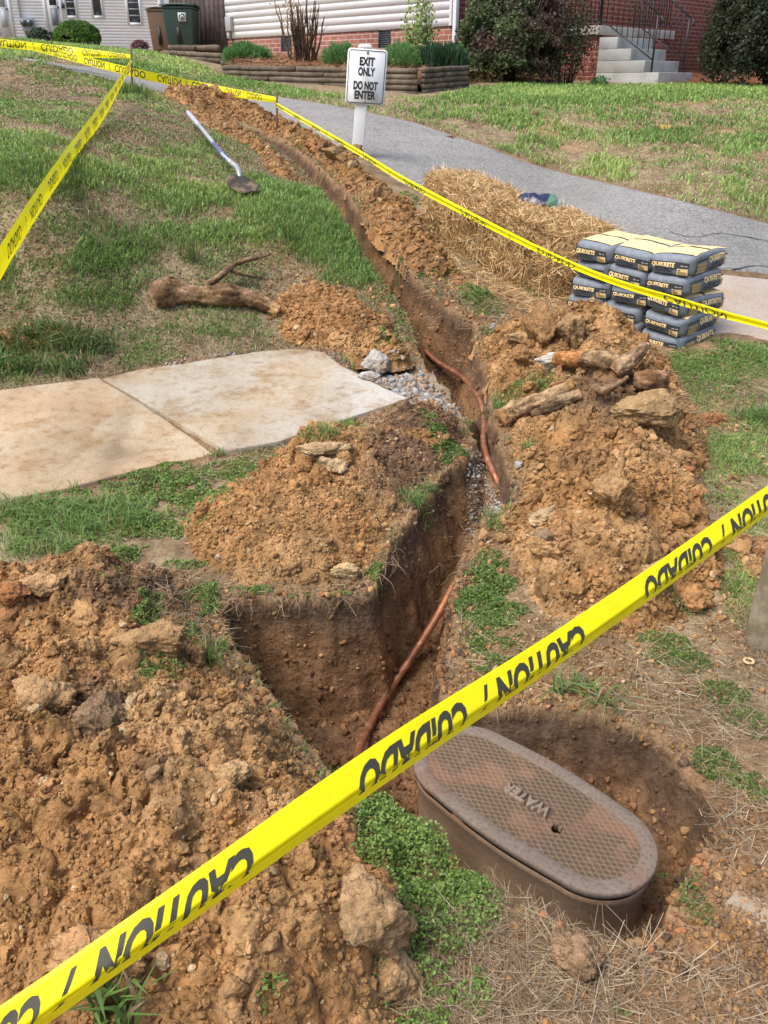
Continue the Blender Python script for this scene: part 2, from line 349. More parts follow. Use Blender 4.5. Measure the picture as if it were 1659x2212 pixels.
def polar(QA, rows):
    a0 = math.radians(37); a = np.concatenate([np.linspace(-math.pi, -a0, 40)[:-1], np.linspace(-a0, a0, QA), np.linspace(a0, math.pi, 40)[1:]])
    A, R = np.meshgrid(a, rows); return R*np.sin(A), R*np.cos(A)
ROWS = np.concatenate([np.geomspace(.05, .9, 40)[:-1], np.geomspace(.9, 2.6, 620)[:-1], np.geomspace(2.6, 6, 420)[:-1], np.geomspace(6, 20, 220)[:-1], np.geomspace(20, 160, 60)])
GXv, GYv = polar(860, ROWS); sh = GXv.shape; gx, gy = GXv.ravel(), GYv.ravel()
gz, td, tsd, g0, br = surface(gx, gy, True)
def mixc(a, b, t): t = np.asarray(t)[:, None]; return a*(1-t)+np.asarray(b, float)*t
n1 = fbm(gx*1.5, gy*1.5, oct=4, seed=21); n2 = fbm(gx*7, gy*7, oct=4, seed=22); n3 = fbm(gx*28, gy*28, gz*28, oct=3, seed=23)
thatch = np.array([.33, .26, .165])
gc = np.tile(thatch, (len(gx), 1))
gc = mixc(gc, (.20, .135, .08), sstep(-.1, .45, n2)*.8)
gc = mixc(gc, (.40, .24, .12), sstep(.1, .5, n1+.35*n3)*.55)
# verge between trench and kerb: bare brown soil
pu, pv = proj(gx, gy, g0)
near_tr = sstep(-.35, -.02, tsd); gc = mixc(gc, (.27, .16, .085), near_tr*.7)
gc = mixc(gc, (.33, .19, .10), sstep(1500, 1800, pv)*.55)
bare = sstep(560, 640, pv)*sstep(760, 700, pv)*sstep(840, 960, pu)*sstep(1320, 1240, pu)
gc = mixc(gc, (.31, .20, .11), bare*.8)
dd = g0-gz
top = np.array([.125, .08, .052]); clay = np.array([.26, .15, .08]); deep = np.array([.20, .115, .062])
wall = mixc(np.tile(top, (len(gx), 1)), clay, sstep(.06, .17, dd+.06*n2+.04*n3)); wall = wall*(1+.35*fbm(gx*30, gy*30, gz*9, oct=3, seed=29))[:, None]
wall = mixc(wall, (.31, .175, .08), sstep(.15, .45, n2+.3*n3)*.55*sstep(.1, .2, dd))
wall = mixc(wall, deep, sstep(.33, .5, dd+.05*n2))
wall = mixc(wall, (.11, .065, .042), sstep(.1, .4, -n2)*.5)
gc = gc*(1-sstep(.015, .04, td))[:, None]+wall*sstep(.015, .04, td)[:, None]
# crushed grey stone in the trench under the missing pavement
gr = sstep(-.02, .05, br); gc = mixc(gc, (.30, .25, .20), gr*.8)
grv = sstep(3.25, 3.05, np.abs(gy-3.3)+2.9)*sstep(.12, .2, td)*0
nd = sdbox(gx, gy, NEEDLE, .5); gc = mixc(gc, (.21, .10, .055), sstep(-.15, .1, nd+.1*n2))
for P in (DRIVE, APRON, SLAB1, SLAB2):
    s = sdbox(gx, gy, P, .3); gc = mixc(gc, (.22, .14, .085), sstep(-.12, .0, s+.05*n2)*.6)
street = sstep(1.15, 1.05, gy-.25*gx+.0)*0
V = np.stack([gx, gy, gz], 1); nr, nc = sh
idx = np.arange(nr*nc).reshape(nr, nc); q = np.stack([idx[:-1, :-1], idx[:-1, 1:], idx[1:, 1:], idx[1:, :-1]], -1).reshape(-1, 4)
cap = [np.array([idx[0, ::-1]])]
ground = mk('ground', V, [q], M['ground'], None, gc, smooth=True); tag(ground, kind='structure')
# ---------------------------------------------------------------- lumps of soil and stone
def ico(sub):
    bm = bmesh.new(); bmesh.ops.create_icosphere(bm, subdivisions=sub, radius=1); bm.verts.ensure_lookup_table()
    V = np.array([v.co[:] for v in bm.verts]); F = np.array([[v.index for v in f.verts] for f in bm.faces]); bm.free(); return V, F
ICO = {s: ico(s) for s in (1, 2, 3, 4, 5)}
def lump(sub, seed, rough=.28, cuts=5):
    V, F = ICO[sub]; rnd = np.random.RandomState(seed); V = V*(1+rough*fbm(V[:, 0]*1.3+seed*3.1, V[:, 1]*1.3, V[:, 2]*1.3, oct=2, seed=seed))[:, None]
    for i in range(cuts):
        n = rnd.normal(size=3); n /= np.linalg.norm(n); h = rnd.uniform(.5, .8); d = V@n; V = V-np.outer(np.maximum(d-h, 0)*.9, n)
    if sub >= 2: V = V*(1+.26*fbm(V[:, 0]*3.3+seed, V[:, 1]*3.3, V[:, 2]*3.3, oct=3, seed=seed+50))[:, None]
    if sub >= 3: V = V*(1+.13*fbm(V[:, 0]*9+seed, V[:, 1]*9, V[:, 2]*9, oct=3, seed=seed+70))[:, None]
    if sub >= 4: V = V*(1+.07*np.abs(fbm(V[:, 0]*7+seed, V[:, 1]*7, V[:, 2]*7, oct=4, seed=seed+90))*-2+.05*fbm(V[:, 0]*24, V[:, 1]*24, V[:, 2]*24, oct=3, seed=seed+91))[:, None]
    return V, F
LUMPS = {1: [lump(1, s, .45, 4) for s in range(10)], 2: [lump(2, s+20, .45, 6) for s in range(12)], 3: [lump(3, s+40, .5, 7) for s in range(12)], 4: [lump(4, s+60, .36, 4) for s in range(8)], 5: [lump(5, s+60, .42, 7) for s in range(8)]}
STONES = {1: [lump(1, s+80, .3, 7) for s in range(8)], 2: [lump(2, s+90, .25, 9) for s in range(8)]}
def rotm(n, rs, flat=False):
    q = rs.normal(size=(n, 4)); q /= np.linalg.norm(q, axis=1)[:, None]; w, x, y, z = q.T
    if flat:
        t = rs.uniform(0, 2*math.pi, n); w, x, y, z = np.cos(t/2), rs.normal(size=n)*.1, rs.normal(size=n)*.1, np.sin(t/2)
        k = np.sqrt(w*w+x*x+y*y+z*z); w, x, y, z = w/k, x/k, y/k, z/k
    return np.stack([1-2*(y*y+z*z), 2*(x*y-z*w), 2*(x*z+y*w), 2*(x*y+z*w), 1-2*(x*x+z*z), 2*(y*z-x*w), 2*(x*z-y*w), 2*(y*z+x*w), 1-2*(x*x+y*y)], 1).reshape(n, 3, 3)
def strew(protos, P, R, C, seed=0, flat=False, asp=.3):
    """many lumps as arrays: V, F(tri), C"""
    rs = np.random.RandomState(seed); P = np.asarray(P); n = len(P); R = np.asarray(R); VV = []; FF = []; CC = []; base = 0
    rot = rotm(n, rs, flat); which = rs.randint(0, len(protos), n)
    S = np.stack([R*rs.uniform(1-asp, 1+asp, n), R*rs.uniform(1-asp, 1+asp, n), R*rs.uniform(.6 if not flat else .35, 1.0 if not flat else .6, n)], 1)
    for k, (V, F) in enumerate(protos):
        m = np.where(which == k)[0]
        if not len(m): continue
        v = np.einsum('nij,nvj->nvi', rot[m], V[None]*S[m][:, None, :])+P[m][:, None, :]
        nv = len(V); VV.append(v.reshape(-1, 3)); FF.append((F[None]+(np.arange(len(m))*nv)[:, None, None]).reshape(-1, 3)+base); base += nv*len(m)
        CC.append(np.repeat(C[m], nv, axis=0))
    return np.vstack(VV), np.vstack(FF), np.vstack(CC)
def join(parts):
    V = []; F = []; C = []; b = 0
    for v, f, c in parts:
        V.append(v); C.append(c); fl = f if isinstance(f, list) else [f]
        for ff in fl: F.append(ff+b)
        b += len(v)
    return np.vstack(V), F, np.vstack(C)

OCHRE, TAN, RED, DARK, PALE = map(np.array, ((.415, .23, .095), (.495, .31, .148), (.43, .20, .09), (.19, .12, .075), (.58, .42, .24)))
def soilcol(x, y, z, seed, rs, dark=None, red=.5):
    n = len(x); a = fbm(x*5, y*5, z*5, oct=3, seed=seed); b = fbm(x*11, y*11, z*11, oct=3, seed=seed+9)
    c = np.tile(OCHRE, (n, 1)); c = mixc(c, TAN, sstep(-.15, .35, a)*.8); c = mixc(c, RED, sstep(.05, .4, b)*red)
    if dark is not None: c = mixc(c, DARK, dark)
    return c
def inpoly_pts(poly, n, rs):
    P = np.asarray(poly)[:, :2]; lo, hi = P.min(0), P.max(0); out = np.zeros((0, 2))
    while len(out) < n:
        q = rs.uniform(lo, hi, (n*3, 2)); out = np.vstack([out, q[sdpoly(q[:, 0], q[:, 1], P) > 0]])
    return out[:n]
HEAPS = []
def heap(outline, H, w, label, seed, res, counts, peaks=(), dark=None, red=.5, lumpy=1.0, sizes=((.025, .05), (.010, .026), (.005, .010), (.0025, .005)), name='dirt_pile', group=None, off=0.0, rough=1.0, pit=None):
    rs = np.random.RandomState(seed); P = hits(outline, off); lo, hi = P.min(0)[:2]-.05, P.max(0)[:2]+.05
    PK = [(hit(u, v, h*.8), h, s) for u, v, h, s in peaks]
    def f(x, y):
        sd = sdpoly(x, y, P); sd = sd+.035*w/.2*fbm(x*6, y*6, oct=3, seed=seed)
        s = np.clip(sd, 0, None); h = H*(1-np.exp(-(s/w)**1.15))
        for p, a, sg in PK: h = h+a*np.exp(-((x-p[0])**2+(y-p[1])**2)/(2*sg*sg))*sstep(0, .08, sd)
        e = sstep(0, .06, sd)
        h = h+e*rough*(H*.22*fbm(x*4.2, y*4.2, oct=4, seed=seed+1)+.016*lumpy*fbm(x*17, y*17, oct=4, seed=seed+2)
                 +.040*lumpy*domes(x, y, .085, seed+3, .4)+.022*lumpy*domes(x, y, .037, seed+4, .6)+.012*lumpy*domes(x, y, .017, seed+5, .7)-.03*lumpy*np.clip(np.abs(fbm(x*11, y*11, oct=3, seed=seed+6))*-6+.9, 0, 1)*sstep(-.1, .3, fbm(x*3, y*3, oct=2, seed=seed+15)))
        return G(x, y)-.012+h-np.where(sd < 0, .05, 0), sd
    nx, ny = int((hi[0]-lo[0])/res)+1, int((hi[1]-lo[1])/res)+1
    X, Y = np.meshgrid(np.linspace(lo[0], hi[0], nx), np.linspace(lo[1], hi[1], ny)); x, y = X.ravel(), Y.ravel()
    z, sd = f(x, y); idx = np.arange(nx*ny).reshape(ny, nx); q = np.stack([idx[:-1, :-1], idx[:-1, 1:], idx[1:, 1:], idx[1:, :-1]], -1).reshape(-1, 4)
    q = q[(sd[q] > -.015).any(1)]
    # horizontal jitter makes overhanging, crumbly faces
    jx = .016*lumpy*fbm(x*22, y*22, z*22, oct=3, seed=seed+7); jy = .016*lumpy*fbm(x*22+50, y*22, z*22, oct=3, seed=seed+8)
    dk = dark(x, y, z) if dark else None
    c = soilcol(x, y, z, seed, rs, dk, red); cav = fbm(x*26, y*26, z*26, oct=3, seed=seed+11); c = mixc(c, c.mean(0)*.72, sstep(-.05, .5, cav)*.5)
    used = np.unique(q); rm = -np.ones(nx*ny, int); rm[used] = np.arange(len(used))
    parts = [(np.stack([x+jx, y+jy, z], 1)[used], rm[q], c[used])]
    fs = lambda x, y: f(x, y)[0]
    for (n, (a, b), sub) in zip(counts, sizes, (5, 3, 2, 1)):
        if not n: continue
        p = inpoly_pts(P, n, rs); r = a*(b/a)**(rs.uniform(0, 1, n)**2.2)
        pz, psd = f(p[:, 0], p[:, 1]); ok = psd > r*.3; p, r, pz = p[ok], r[ok], pz[ok]
        dk = dark(p[:, 0], p[:, 1], pz) if dark else None
        cc = soilcol(p[:, 0], p[:, 1], pz, seed, rs, dk, red)*rs.uniform(.78, 1.22, (len(p), 1)); t = rs.uniform(0, 1, len(p))
        cc = np.where((t > .955)[:, None], PALE*rs.uniform(.8, 1.05, (len(p), 1)), cc) if dark is None else np.where(((t > .96) & (dk < .4))[:, None], PALE, cc)
        parts.append(strew(LUMPS[sub], np.column_stack([p, pz+r*.12]), r, cc, seed+sub))
    V, F, C = join(parts); o = mk(name, V, F, M['soil'], None, C, smooth=True); nq = len(parts[0][1]); nt_ = sum(len(p_[1]) for p_ in parts[1:3]); sm = np.ones(len(o.data.polygons), bool); sm[nq+(0 if len(parts) < 2 else len(parts[1][1])):] = False; o.data.polygons.foreach_set('use_smooth', sm); tag(o, label, 'dirt pile', group)
    HEAPS.append((P, fs)); return P, fs
def top(x, y):
    """height of whatever soil is on top at x,y"""
    x = np.asarray(x, float); y = np.asarray(y, float); z = surface(x, y)
    for P, f in HEAPS:
        m = (x > P[:, 0].min()) & (x < P[:, 0].max()) & (y > P[:, 1].min()) & (y < P[:, 1].max())
        if m.any():
            xm, ym = x[m], y[m]; z[m] = np.where(sdpoly(xm, ym, P) > 0, np.maximum(z[m], f(xm, ym)), z[m])
    return z
def hitt(u, v, off=0.0): return hit(u, v, off, lambda x, y: top(x, y))

GP = 'heaps of dug clay around the trench'
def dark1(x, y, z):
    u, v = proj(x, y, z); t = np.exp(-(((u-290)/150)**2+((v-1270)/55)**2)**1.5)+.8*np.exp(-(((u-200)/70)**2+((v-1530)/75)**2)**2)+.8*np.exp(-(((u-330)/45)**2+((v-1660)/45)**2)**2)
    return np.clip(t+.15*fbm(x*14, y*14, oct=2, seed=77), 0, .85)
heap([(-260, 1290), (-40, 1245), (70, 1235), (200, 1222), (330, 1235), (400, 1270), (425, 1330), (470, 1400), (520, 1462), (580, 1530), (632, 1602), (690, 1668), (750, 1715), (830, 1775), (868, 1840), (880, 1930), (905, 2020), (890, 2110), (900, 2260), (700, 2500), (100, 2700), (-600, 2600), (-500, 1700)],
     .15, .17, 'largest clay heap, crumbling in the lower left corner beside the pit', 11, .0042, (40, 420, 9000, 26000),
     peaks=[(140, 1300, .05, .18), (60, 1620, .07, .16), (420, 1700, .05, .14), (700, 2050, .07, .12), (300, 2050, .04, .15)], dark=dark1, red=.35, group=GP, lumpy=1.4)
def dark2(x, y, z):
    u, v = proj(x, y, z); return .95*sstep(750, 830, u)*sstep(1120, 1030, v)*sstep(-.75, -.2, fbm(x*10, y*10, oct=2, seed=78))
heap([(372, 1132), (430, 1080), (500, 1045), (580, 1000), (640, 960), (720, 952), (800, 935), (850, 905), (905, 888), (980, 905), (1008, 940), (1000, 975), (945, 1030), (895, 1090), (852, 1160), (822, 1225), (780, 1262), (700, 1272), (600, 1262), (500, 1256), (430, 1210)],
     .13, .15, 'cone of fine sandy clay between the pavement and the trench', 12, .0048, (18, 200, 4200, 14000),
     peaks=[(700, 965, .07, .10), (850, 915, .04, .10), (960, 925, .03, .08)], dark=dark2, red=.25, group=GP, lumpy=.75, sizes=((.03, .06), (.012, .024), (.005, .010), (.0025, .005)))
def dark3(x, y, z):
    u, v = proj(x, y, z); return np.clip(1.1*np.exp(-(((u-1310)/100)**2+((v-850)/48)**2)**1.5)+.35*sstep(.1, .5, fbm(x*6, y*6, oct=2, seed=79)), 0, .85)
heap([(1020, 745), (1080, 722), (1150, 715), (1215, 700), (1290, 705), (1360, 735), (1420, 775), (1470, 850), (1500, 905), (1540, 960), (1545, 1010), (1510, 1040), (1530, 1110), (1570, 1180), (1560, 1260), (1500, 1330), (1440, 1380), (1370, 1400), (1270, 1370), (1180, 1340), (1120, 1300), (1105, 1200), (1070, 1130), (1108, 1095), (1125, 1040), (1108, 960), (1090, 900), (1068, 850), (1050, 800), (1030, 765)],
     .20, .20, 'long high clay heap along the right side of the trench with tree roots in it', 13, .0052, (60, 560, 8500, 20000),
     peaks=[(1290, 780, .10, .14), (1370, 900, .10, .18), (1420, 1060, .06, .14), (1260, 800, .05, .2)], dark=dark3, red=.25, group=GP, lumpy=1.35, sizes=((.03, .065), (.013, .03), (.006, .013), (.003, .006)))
heap([(598, 640), (640, 615), (700, 612), (760, 640), (800, 665), (850, 700), (860, 735), (890, 770), (850, 775), (790, 768), (730, 762), (660, 752), (610, 740), (600, 700)],
     .12, .16, 'small heap of lumpy clay between the broken root and the pavement', 14, .009, (10, 260, 2600, 2500), dark=lambda x, y, z: .3*sstep(0, .5, fbm(x*9, y*9, oct=2, seed=80)), red=.3, group=GP, lumpy=.9, sizes=((.025, .045), (.014, .028), (.007, .014), (.004, .007)))
heap([(345, 205), (420, 205), (500, 228), (580, 256), (650, 285), (720, 328), (790, 380), (850, 440), (905, 470), (940, 520), (985, 575), (1010, 612), (930, 600), (890, 585), (845, 540), (800, 488), (775, 440), (730, 392), (680, 345), (620, 300), (560, 278), (480, 250), (400, 228)],
     .20, .18, 'long bank of loose brown spoil between the narrow trench and the drive', 15, .018, (20, 500, 5200, 4000), red=.45, dark=lambda x, y, z: .35*sstep(-.1, .5, fbm(x*3, y*3, oct=2, seed=81)), group=GP, lumpy=1.1, sizes=((.05, .09), (.02, .045), (.010, .02), (.006, .010)))
heap([(400, 235), (450, 245), (520, 280), (560, 300), (600, 335), (640, 368), (660, 395), (600, 385), (565, 362), (560, 335), (500, 300), (420, 262)],
     .09, .14, 'low ribbon of spoil between the shovel and the narrow trench', 16, .018, (4, 120, 1500, 1200), red=.5, dark=lambda x, y, z: .2+0*x, group=GP, lumpy=.8, sizes=((.04, .06), (.02, .035), (.010, .02), (.006, .010)))
heap([(-120, 760), (-60, 700), (60, 690), (140, 700), (190, 725), (180, 745), (90, 760)], .05, .10, 'small reddish patch of clay at the left edge of the bank', 17, .010, (3, 60, 700, 800), red=.8, group=GP, lumpy=.8)
heap([(1475, 915), (1500, 895), (1550, 892), (1570, 905), (1560, 925), (1510, 930)], .04, .06, 'tiny outlying heap of clods on the grass right of the long heap', 18, .009, (3, 50, 500, 400), red=.8, group=GP, lumpy=.8)
heap([(1600, 1230), (1560, 1180), (1600, 1150), (1700, 1180), (1720, 1250), (1650, 1260)], .03, .06, 'scatter of clay crumbs beside the wooden post', 19, .006, (4, 60, 500, 600), red=.5, group=GP, lumpy=.7)

# distinct big lumps
CL = 'large clods lying on the heaps'
def clod(u, v, size, label, seed, col=TAN, flat=1.0, name='earth_clod', rz=0., sink=.25, tilt=(0, 0), ax=1.0, matn='soil', cat='clod', group=CL, off=0):
    p = hitt(u, v, off); V, F = (LUMPS[5] if name != 'concrete_chunk' else [lump(5, 200+seed, .30, 14)])[seed % (8 if name != 'concrete_chunk' else 1)]
    mt = Matrix.Rotation(rz, 3, 'Z')@Matrix.Rotation(tilt[0], 3, 'X')@Matrix.Rotation(tilt[1], 3, 'Y'); v_ = (V*np.array([ax, 1/ax, flat])*size)@np.array(mt).T
    c = np.tile(np.asarray(col, float), (len(V), 1))*(1+.2*fbm(V[:, 0]*3, V[:, 1]*3, V[:, 2]*3, oct=3, seed=seed))[:, None]
    hz = v_[:, 2].max(); o = mk(name, v_, F, M[matn], None, c, smooth=True); o.location = (p[0], p[1], p[2]+hz*(1-2*sink)); tag(o, label, cat, group); return o
clod(215, 2085, .072, 'broad cracked slab of clay low in the front heap, left of the tape lettering', 1, (.50, .29, .14), .5, ax=1.25, tilt=(.5, .1))
clod(100, 1515, .07, 'pale crusty clod at the left edge under the dark turf lump', 2, (.48, .30, .15), .8, ax=1.1, sink=.42)
clod(215, 1560, .065, 'smooth dark topsoil clod in the left heap', 3, (.29, .19, .11), .95, sink=.42)
clod(490, 1690, .05, 'pale flat clod in the middle of the front heap', 4, (.52, .34, .17), .6, ax=1.3)
clod(330, 1395, .075, 'ragged ochre clod hanging below the dark turf at upper left', 5, (.40, .25, .12), .7, ax=1.3, tilt=(.3, 0))
clod(90, 1275, .055, 'pale block of clay on the upper left rim of the front heap', 6, (.54, .34, .17), .7, ax=1.2)
clod(20, 1300, .05, 'orange clay block at the left margin beside the pale one', 7, (.42, .19, .08), .7, ax=1.3)
clod(790, 2000, .085, 'tall cracked clay block standing at the right edge of the front heap', 8, (.46, .30, .16), 1.15, rz=.4, sink=.4)
clod(850, 2120, .07, 'rounded pale clod at the foot of the front heap near the straw', 9, (.48, .31, .16), .8, sink=.4)
clod(700, 985, .075, 'flat tan slab on top of the sandy cone next to the pavement', 10, (.52, .36, .20), .38, ax=1.5, rz=.3, sink=.1)
clod(1385, 905, .115, 'big flat topped yellowish slab of clay on the long right heap', 11, (.42, .28, .14), .42, ax=1.35, rz=-.25, tilt=(.35, -.15), sink=.15)
clod(1165, 735, .085, 'upright slab of brown clay at the top of the right heap, left of its twin', 12, (.40, .235, .11), 1.3, ax=.7, rz=.5)
clod(1225, 730, .085, 'upright rounded slab of clay behind the orange root stub', 13, (.41, .26, .13), 1.1, ax=.8, rz=.2)
clod(1120, 738, .055, 'yellow squared lump of clay at the left end of the right heap', 14, (.50, .34, .17), .7, ax=1.2)
clod(1415, 1260, .05, 'pale round clod low on the right heap above the tape', 15, (.50, .32, .17), .8)
clod(1175, 1170, .035, 'grey brown stone like clod in the middle of the right heap', 16, (.32, .23, .14), .9)
clod(1048, 1165, .03, 'tan clod sitting on the right rim of the trench, nearest its edge', 17, (.46, .29, .15), .8)
clod(1088, 1170, .028, 'orange clod beside the tan one on the right trench rim', 18, (.42, .25, .12), .7, ax=1.2)
clod(472, 1207, .014, 'small cream stone below the sandy cone', 19, (.6, .48, .33), .8, cat='stone', group=None)
clod(700, 325, .075, 'reddish clod on the spoil bank beside the drive, left of the stump lump', 20, (.33, .17, .09), .75)
clod(742, 338, .13, 'crumbly straw coloured stump lump on the spoil bank under the tape', 21, (.44, .30, .16), .6, ax=1.3)
clod(1240, 2090, .05, 'soft brown clod among dead straw under the meter box', 23, (.34, .22, .13), .7)
clod(1320, 1090, .075, 'leaning ridge of ochre clay in the middle of the right heap', 24, (.44, .27, .13), 1.2, ax=.8)
clod(745, 1240, .038, 'splintered piece of pale yellow wood on the pit edge', 27, (.62, .45, .24), .7, ax=1.5, cat='wood chunk', group=None, name='wood_chunk')
# chunks of broken pavement
CG = 'lumps of broken grey concrete'
GREY = (.40, .395, .38)
clod(820, 812, .085, 'largest pale grey lump of broken concrete at the end of the pavement', 1, GREY, .9, 'concrete_chunk', matn='concrete', cat='concrete lump', group=CG, sink=.1)
clod(795, 822, .05, 'grey concrete lump leaning on the pavement slab corner', 2, GREY, .7, 'concrete_chunk', matn='concrete', cat='concrete lump', group=CG, ax=1.3, sink=.1)
clod(880, 815, .035, 'flat grey concrete shard among the rubble', 3, GREY, .4, 'concrete_chunk', matn='concrete', cat='concrete lump', group=CG, ax=1.4)
clod(1200, 785, .07, 'thin whitish slab of concrete stuck in the right heap', 4, (.52, .50, .46), .5, 'concrete_chunk', matn='concrete', cat='concrete lump', group=CG, ax=1.3, tilt=(.8, 0), rz=.5, off=.02)
clod(1120, 1010, .02, 'small blue grey stone in the trench beside the copper pipe', 5, (.36, .38, .40), .8, 'concrete_chunk', matn='concrete', cat='stone', group=None)
# gravel (nobody could count it)
rs = np.random.RandomState(5)
def gravel(poly, n, a, b, seed, label, cols, name='gravel', flat=False, sdw=.02):
    rs = np.random.RandomState(seed); P = hits(poly); p = inpoly_pts(P, n, rs); sd = sdpoly(p[:, 0], p[:, 1], P)
    keep = rs.uniform(0, 1, n) < sstep(-.01, sdw, sd)+.1; p = p[keep]; n = len(p); z = top(p[:, 0], p[:, 1]); r = a*(b/a)**(rs.uniform(0, 1, n)**3.5)
    c = np.array(cols)[rs.randint(0, len(cols), n)]*rs.uniform(.75, 1.2, (n, 1)); V, F, C = strew(STONES[2] if b > .012 else STONES[1], np.column_stack([p, z+r*.3]), r, c, seed)
    return V, F, C
gcol = [(.32, .315, .31), (.26, .255, .25), (.40, .39, .37), (.30, .22, .15), (.34, .24, .15)]
pp = [gravel([(770, 790), (850, 765), (920, 775), (950, 820), (985, 860), (960, 890), (900, 878), (850, 845)], 2200, .004, .022, 1, '', gcol),
      gravel([(900, 760), (1010, 800), (1035, 870), (1000, 900), (940, 880)], 350, .004, .014, 2, '', gcol),
      gravel([(1010, 970), (1050, 950), (1090, 1040), (1085, 1110), (1040, 1130), (1010, 1040)], 1800, .003, .010, 3, '', gcol),
      gravel([(280, 800), (480, 765), (640, 755), (760, 765), (760, 790), (620, 775), (450, 780), (300, 812)], 110, .006, .016, 4, '', gcol),
      gravel([(1050, 700), (1130, 690), (1150, 730), (1080, 745)], 90, .006, .022, 6, '', gcol)]
V, F, C = join(pp); o = mk('gravel', V, F, M['matte'], None, C); tag(o, kind='stuff', label='crushed grey stone and concrete rubble in the dug pavement gap')
pp = [gravel([(350, 1140), (300, 1110), (500, 1040), (640, 950), (800, 900), (1000, 880), (1020, 960), (900, 1150), (780, 1290), (480, 1290)], 3500, .002, .012, 11, '', [OCHRE, TAN, RED, PALE]),
      gravel([(960, 1300), (1100, 1100), (1300, 1350), (1659, 1250), (1659, 1500), (1400, 1560), (1000, 1520)], 5200, .0018, .012, 12, '', [OCHRE, TAN, OCHRE, PALE]),
      gravel([(820, 1860), (1000, 1900), (1280, 2060), (1500, 1960), (1560, 1700), (1700, 1750), (1700, 2230), (860, 2230)], 6500, .0015, .010, 13, '', [OCHRE, (.34, .22, .13), (.3, .19, .11)]),
      gravel([(560, 590), (900, 560), (1030, 600), (1240, 690), (1050, 720), (900, 700), (700, 780), (580, 760)], 2600, .004, .02, 14, '', [OCHRE, TAN, RED]),
      gravel([(480, 1300), (800, 1280), (1040, 1100), (960, 1500), (760, 1700), (500, 1420)], 1800, .003, .018, 15, '', [(.25, .13, .06), (.18, .09, .05), (.32, .17, .08)]),
      gravel([(1520, 1990), (1659, 1900), (1700, 2230), (1500, 2240)], 1500, .002, .010, 17, '', [OCHRE, (.34, .22, .13), (.3, .2, .13)]),
      gravel([(0, 1090), (0, 1040), (250, 1010), (460, 960), (470, 985), (260, 1050)], 700, .002, .007, 18, '', [OCHRE, (.34, .22, .13), (.3, .2, .13)]),
      gravel([(0, 850), (215, 822), (400, 775), (640, 762), (800, 790), (760, 815), (560, 790), (300, 830), (0, 880)], 900, .003, .012, 19, '', [OCHRE, TAN, RED]),
      gravel([(560, 965), (700, 915), (880, 855), (900, 890), (760, 935), (620, 985)], 700, .002, .012, 20, '', [OCHRE, TAN, (.3, .2, .13)]),
      gravel([(1400, 880), (1600, 860), (1659, 1000), (1600, 1250), (1500, 1300)], 700, .004, .018, 16, '', [OCHRE, TAN, RED, PALE])]
pp += [gravel([(-60, 1240), (200, 1210), (420, 1230), (520, 1290), (500, 1420), (700, 1660), (760, 1720), (640, 1640), (480, 1450), (380, 1300), (200, 1250)], 4200, .0018, .012, 21, '', [OCHRE, TAN, (.3, .19, .11), (.2, .13, .08)])]
V, F, C = join(pp); o = mk('soil_crumbs', V, F, M['soil'], None, C, smooth=True); tag(o, kind='stuff', label='loose crumbs of clay spread over the ground')
# ---------------------------------------------------------------- paving
def slab(poly, name, colr, lift=.012, thick=.09, seed=0, stain_shadow=None, res=.03):
    P = np.asarray(poly); A = np.column_stack([P[:, :2], np.ones(len(P))]); co = np.linalg.lstsq(A, P[:, 2]+lift, rcond=None)[0]
    # densify the rim and roughen it a little, then fill with a fan of rings towards the middle
    Q = []
    for i in range(len(P)):
        a, b = P[i, :2], P[(i+1) % len(P), :2]; k = max(2, int(np.linalg.norm(b-a)/.03))
        for j in range(k): Q.append(a+(b-a)*j/k)
    Q = np.array(Q); c = Q.mean(0); Q += .004*np.column_stack([fbm(Q[:, 0]*20, Q[:, 1]*20, oct=2, seed=seed), fbm(Q[:, 0]*20+9, Q[:, 1]*20, oct=2, seed=seed+1)])
    n = len(Q); rings = [0, .985, .97]+list(np.linspace(.94, .02, 30)); V = []; F = []
    f = lambda p: p@co[:2]+co[2]
    V.append(np.column_stack([Q, f(Q)-thick])); V.append(np.column_stack([Q, f(Q)-.006])); rr = [1, .9975]+[r for r in rings[1:]]
    for r in rr[1:]:
        q = c+(Q-c)*r; V.append(np.column_stack([q, f(q)+.0012*fbm(q[:, 0]*5, q[:, 1]*5, oct=3, seed=seed)]))
    V = np.vstack(V); m = len(rr)+1; i = np.arange(n); j = (i+1) % n; F = [np.column_stack([k*n+i, k*n+j, (k+1)*n+j, (k+1)*n+i]) for k in range(m-1)]
    F.append(np.array([(m-1)*n+i])); x, y = V[:, 0], V[:, 1]; C = np.tile(np.array(colr, float), (len(V), 1))
    if stain_shadow is not None: C = stain_shadow(x, y, C)
    s = mk(name, V, F, M['concrete'], None, C, smooth=False); tag(s, kind='structure'); return co
def st1_shadow(x, y, C):
    n = fbm(x*3, y*3, oct=4, seed=31); m = fbm(x*9, y*9, oct=3, seed=32); u, v = proj(x, y, .2+0*x)
    C = mixc(C, (.50, .35, .21), sstep(-.15, .4, n)*.5); C = mixc(C, (.45, .36, .25), sstep(.1, .5, m)*.4)
    return mixc(C, (.24, .18, .12), np.clip(.7*np.exp(-(((u-260)/45)**2+((v-965)/12)**2))+.5*np.exp(-(((u-280)/60)**2+((v-1010)/9)**2))+.45*np.exp(-(((u-u*0-(230+(990-v)*.45))/22)**2))*sstep(860, 900, v), 0, .8))  # last term: a pole's cast shadow, painted as a dark streak into the slab colour
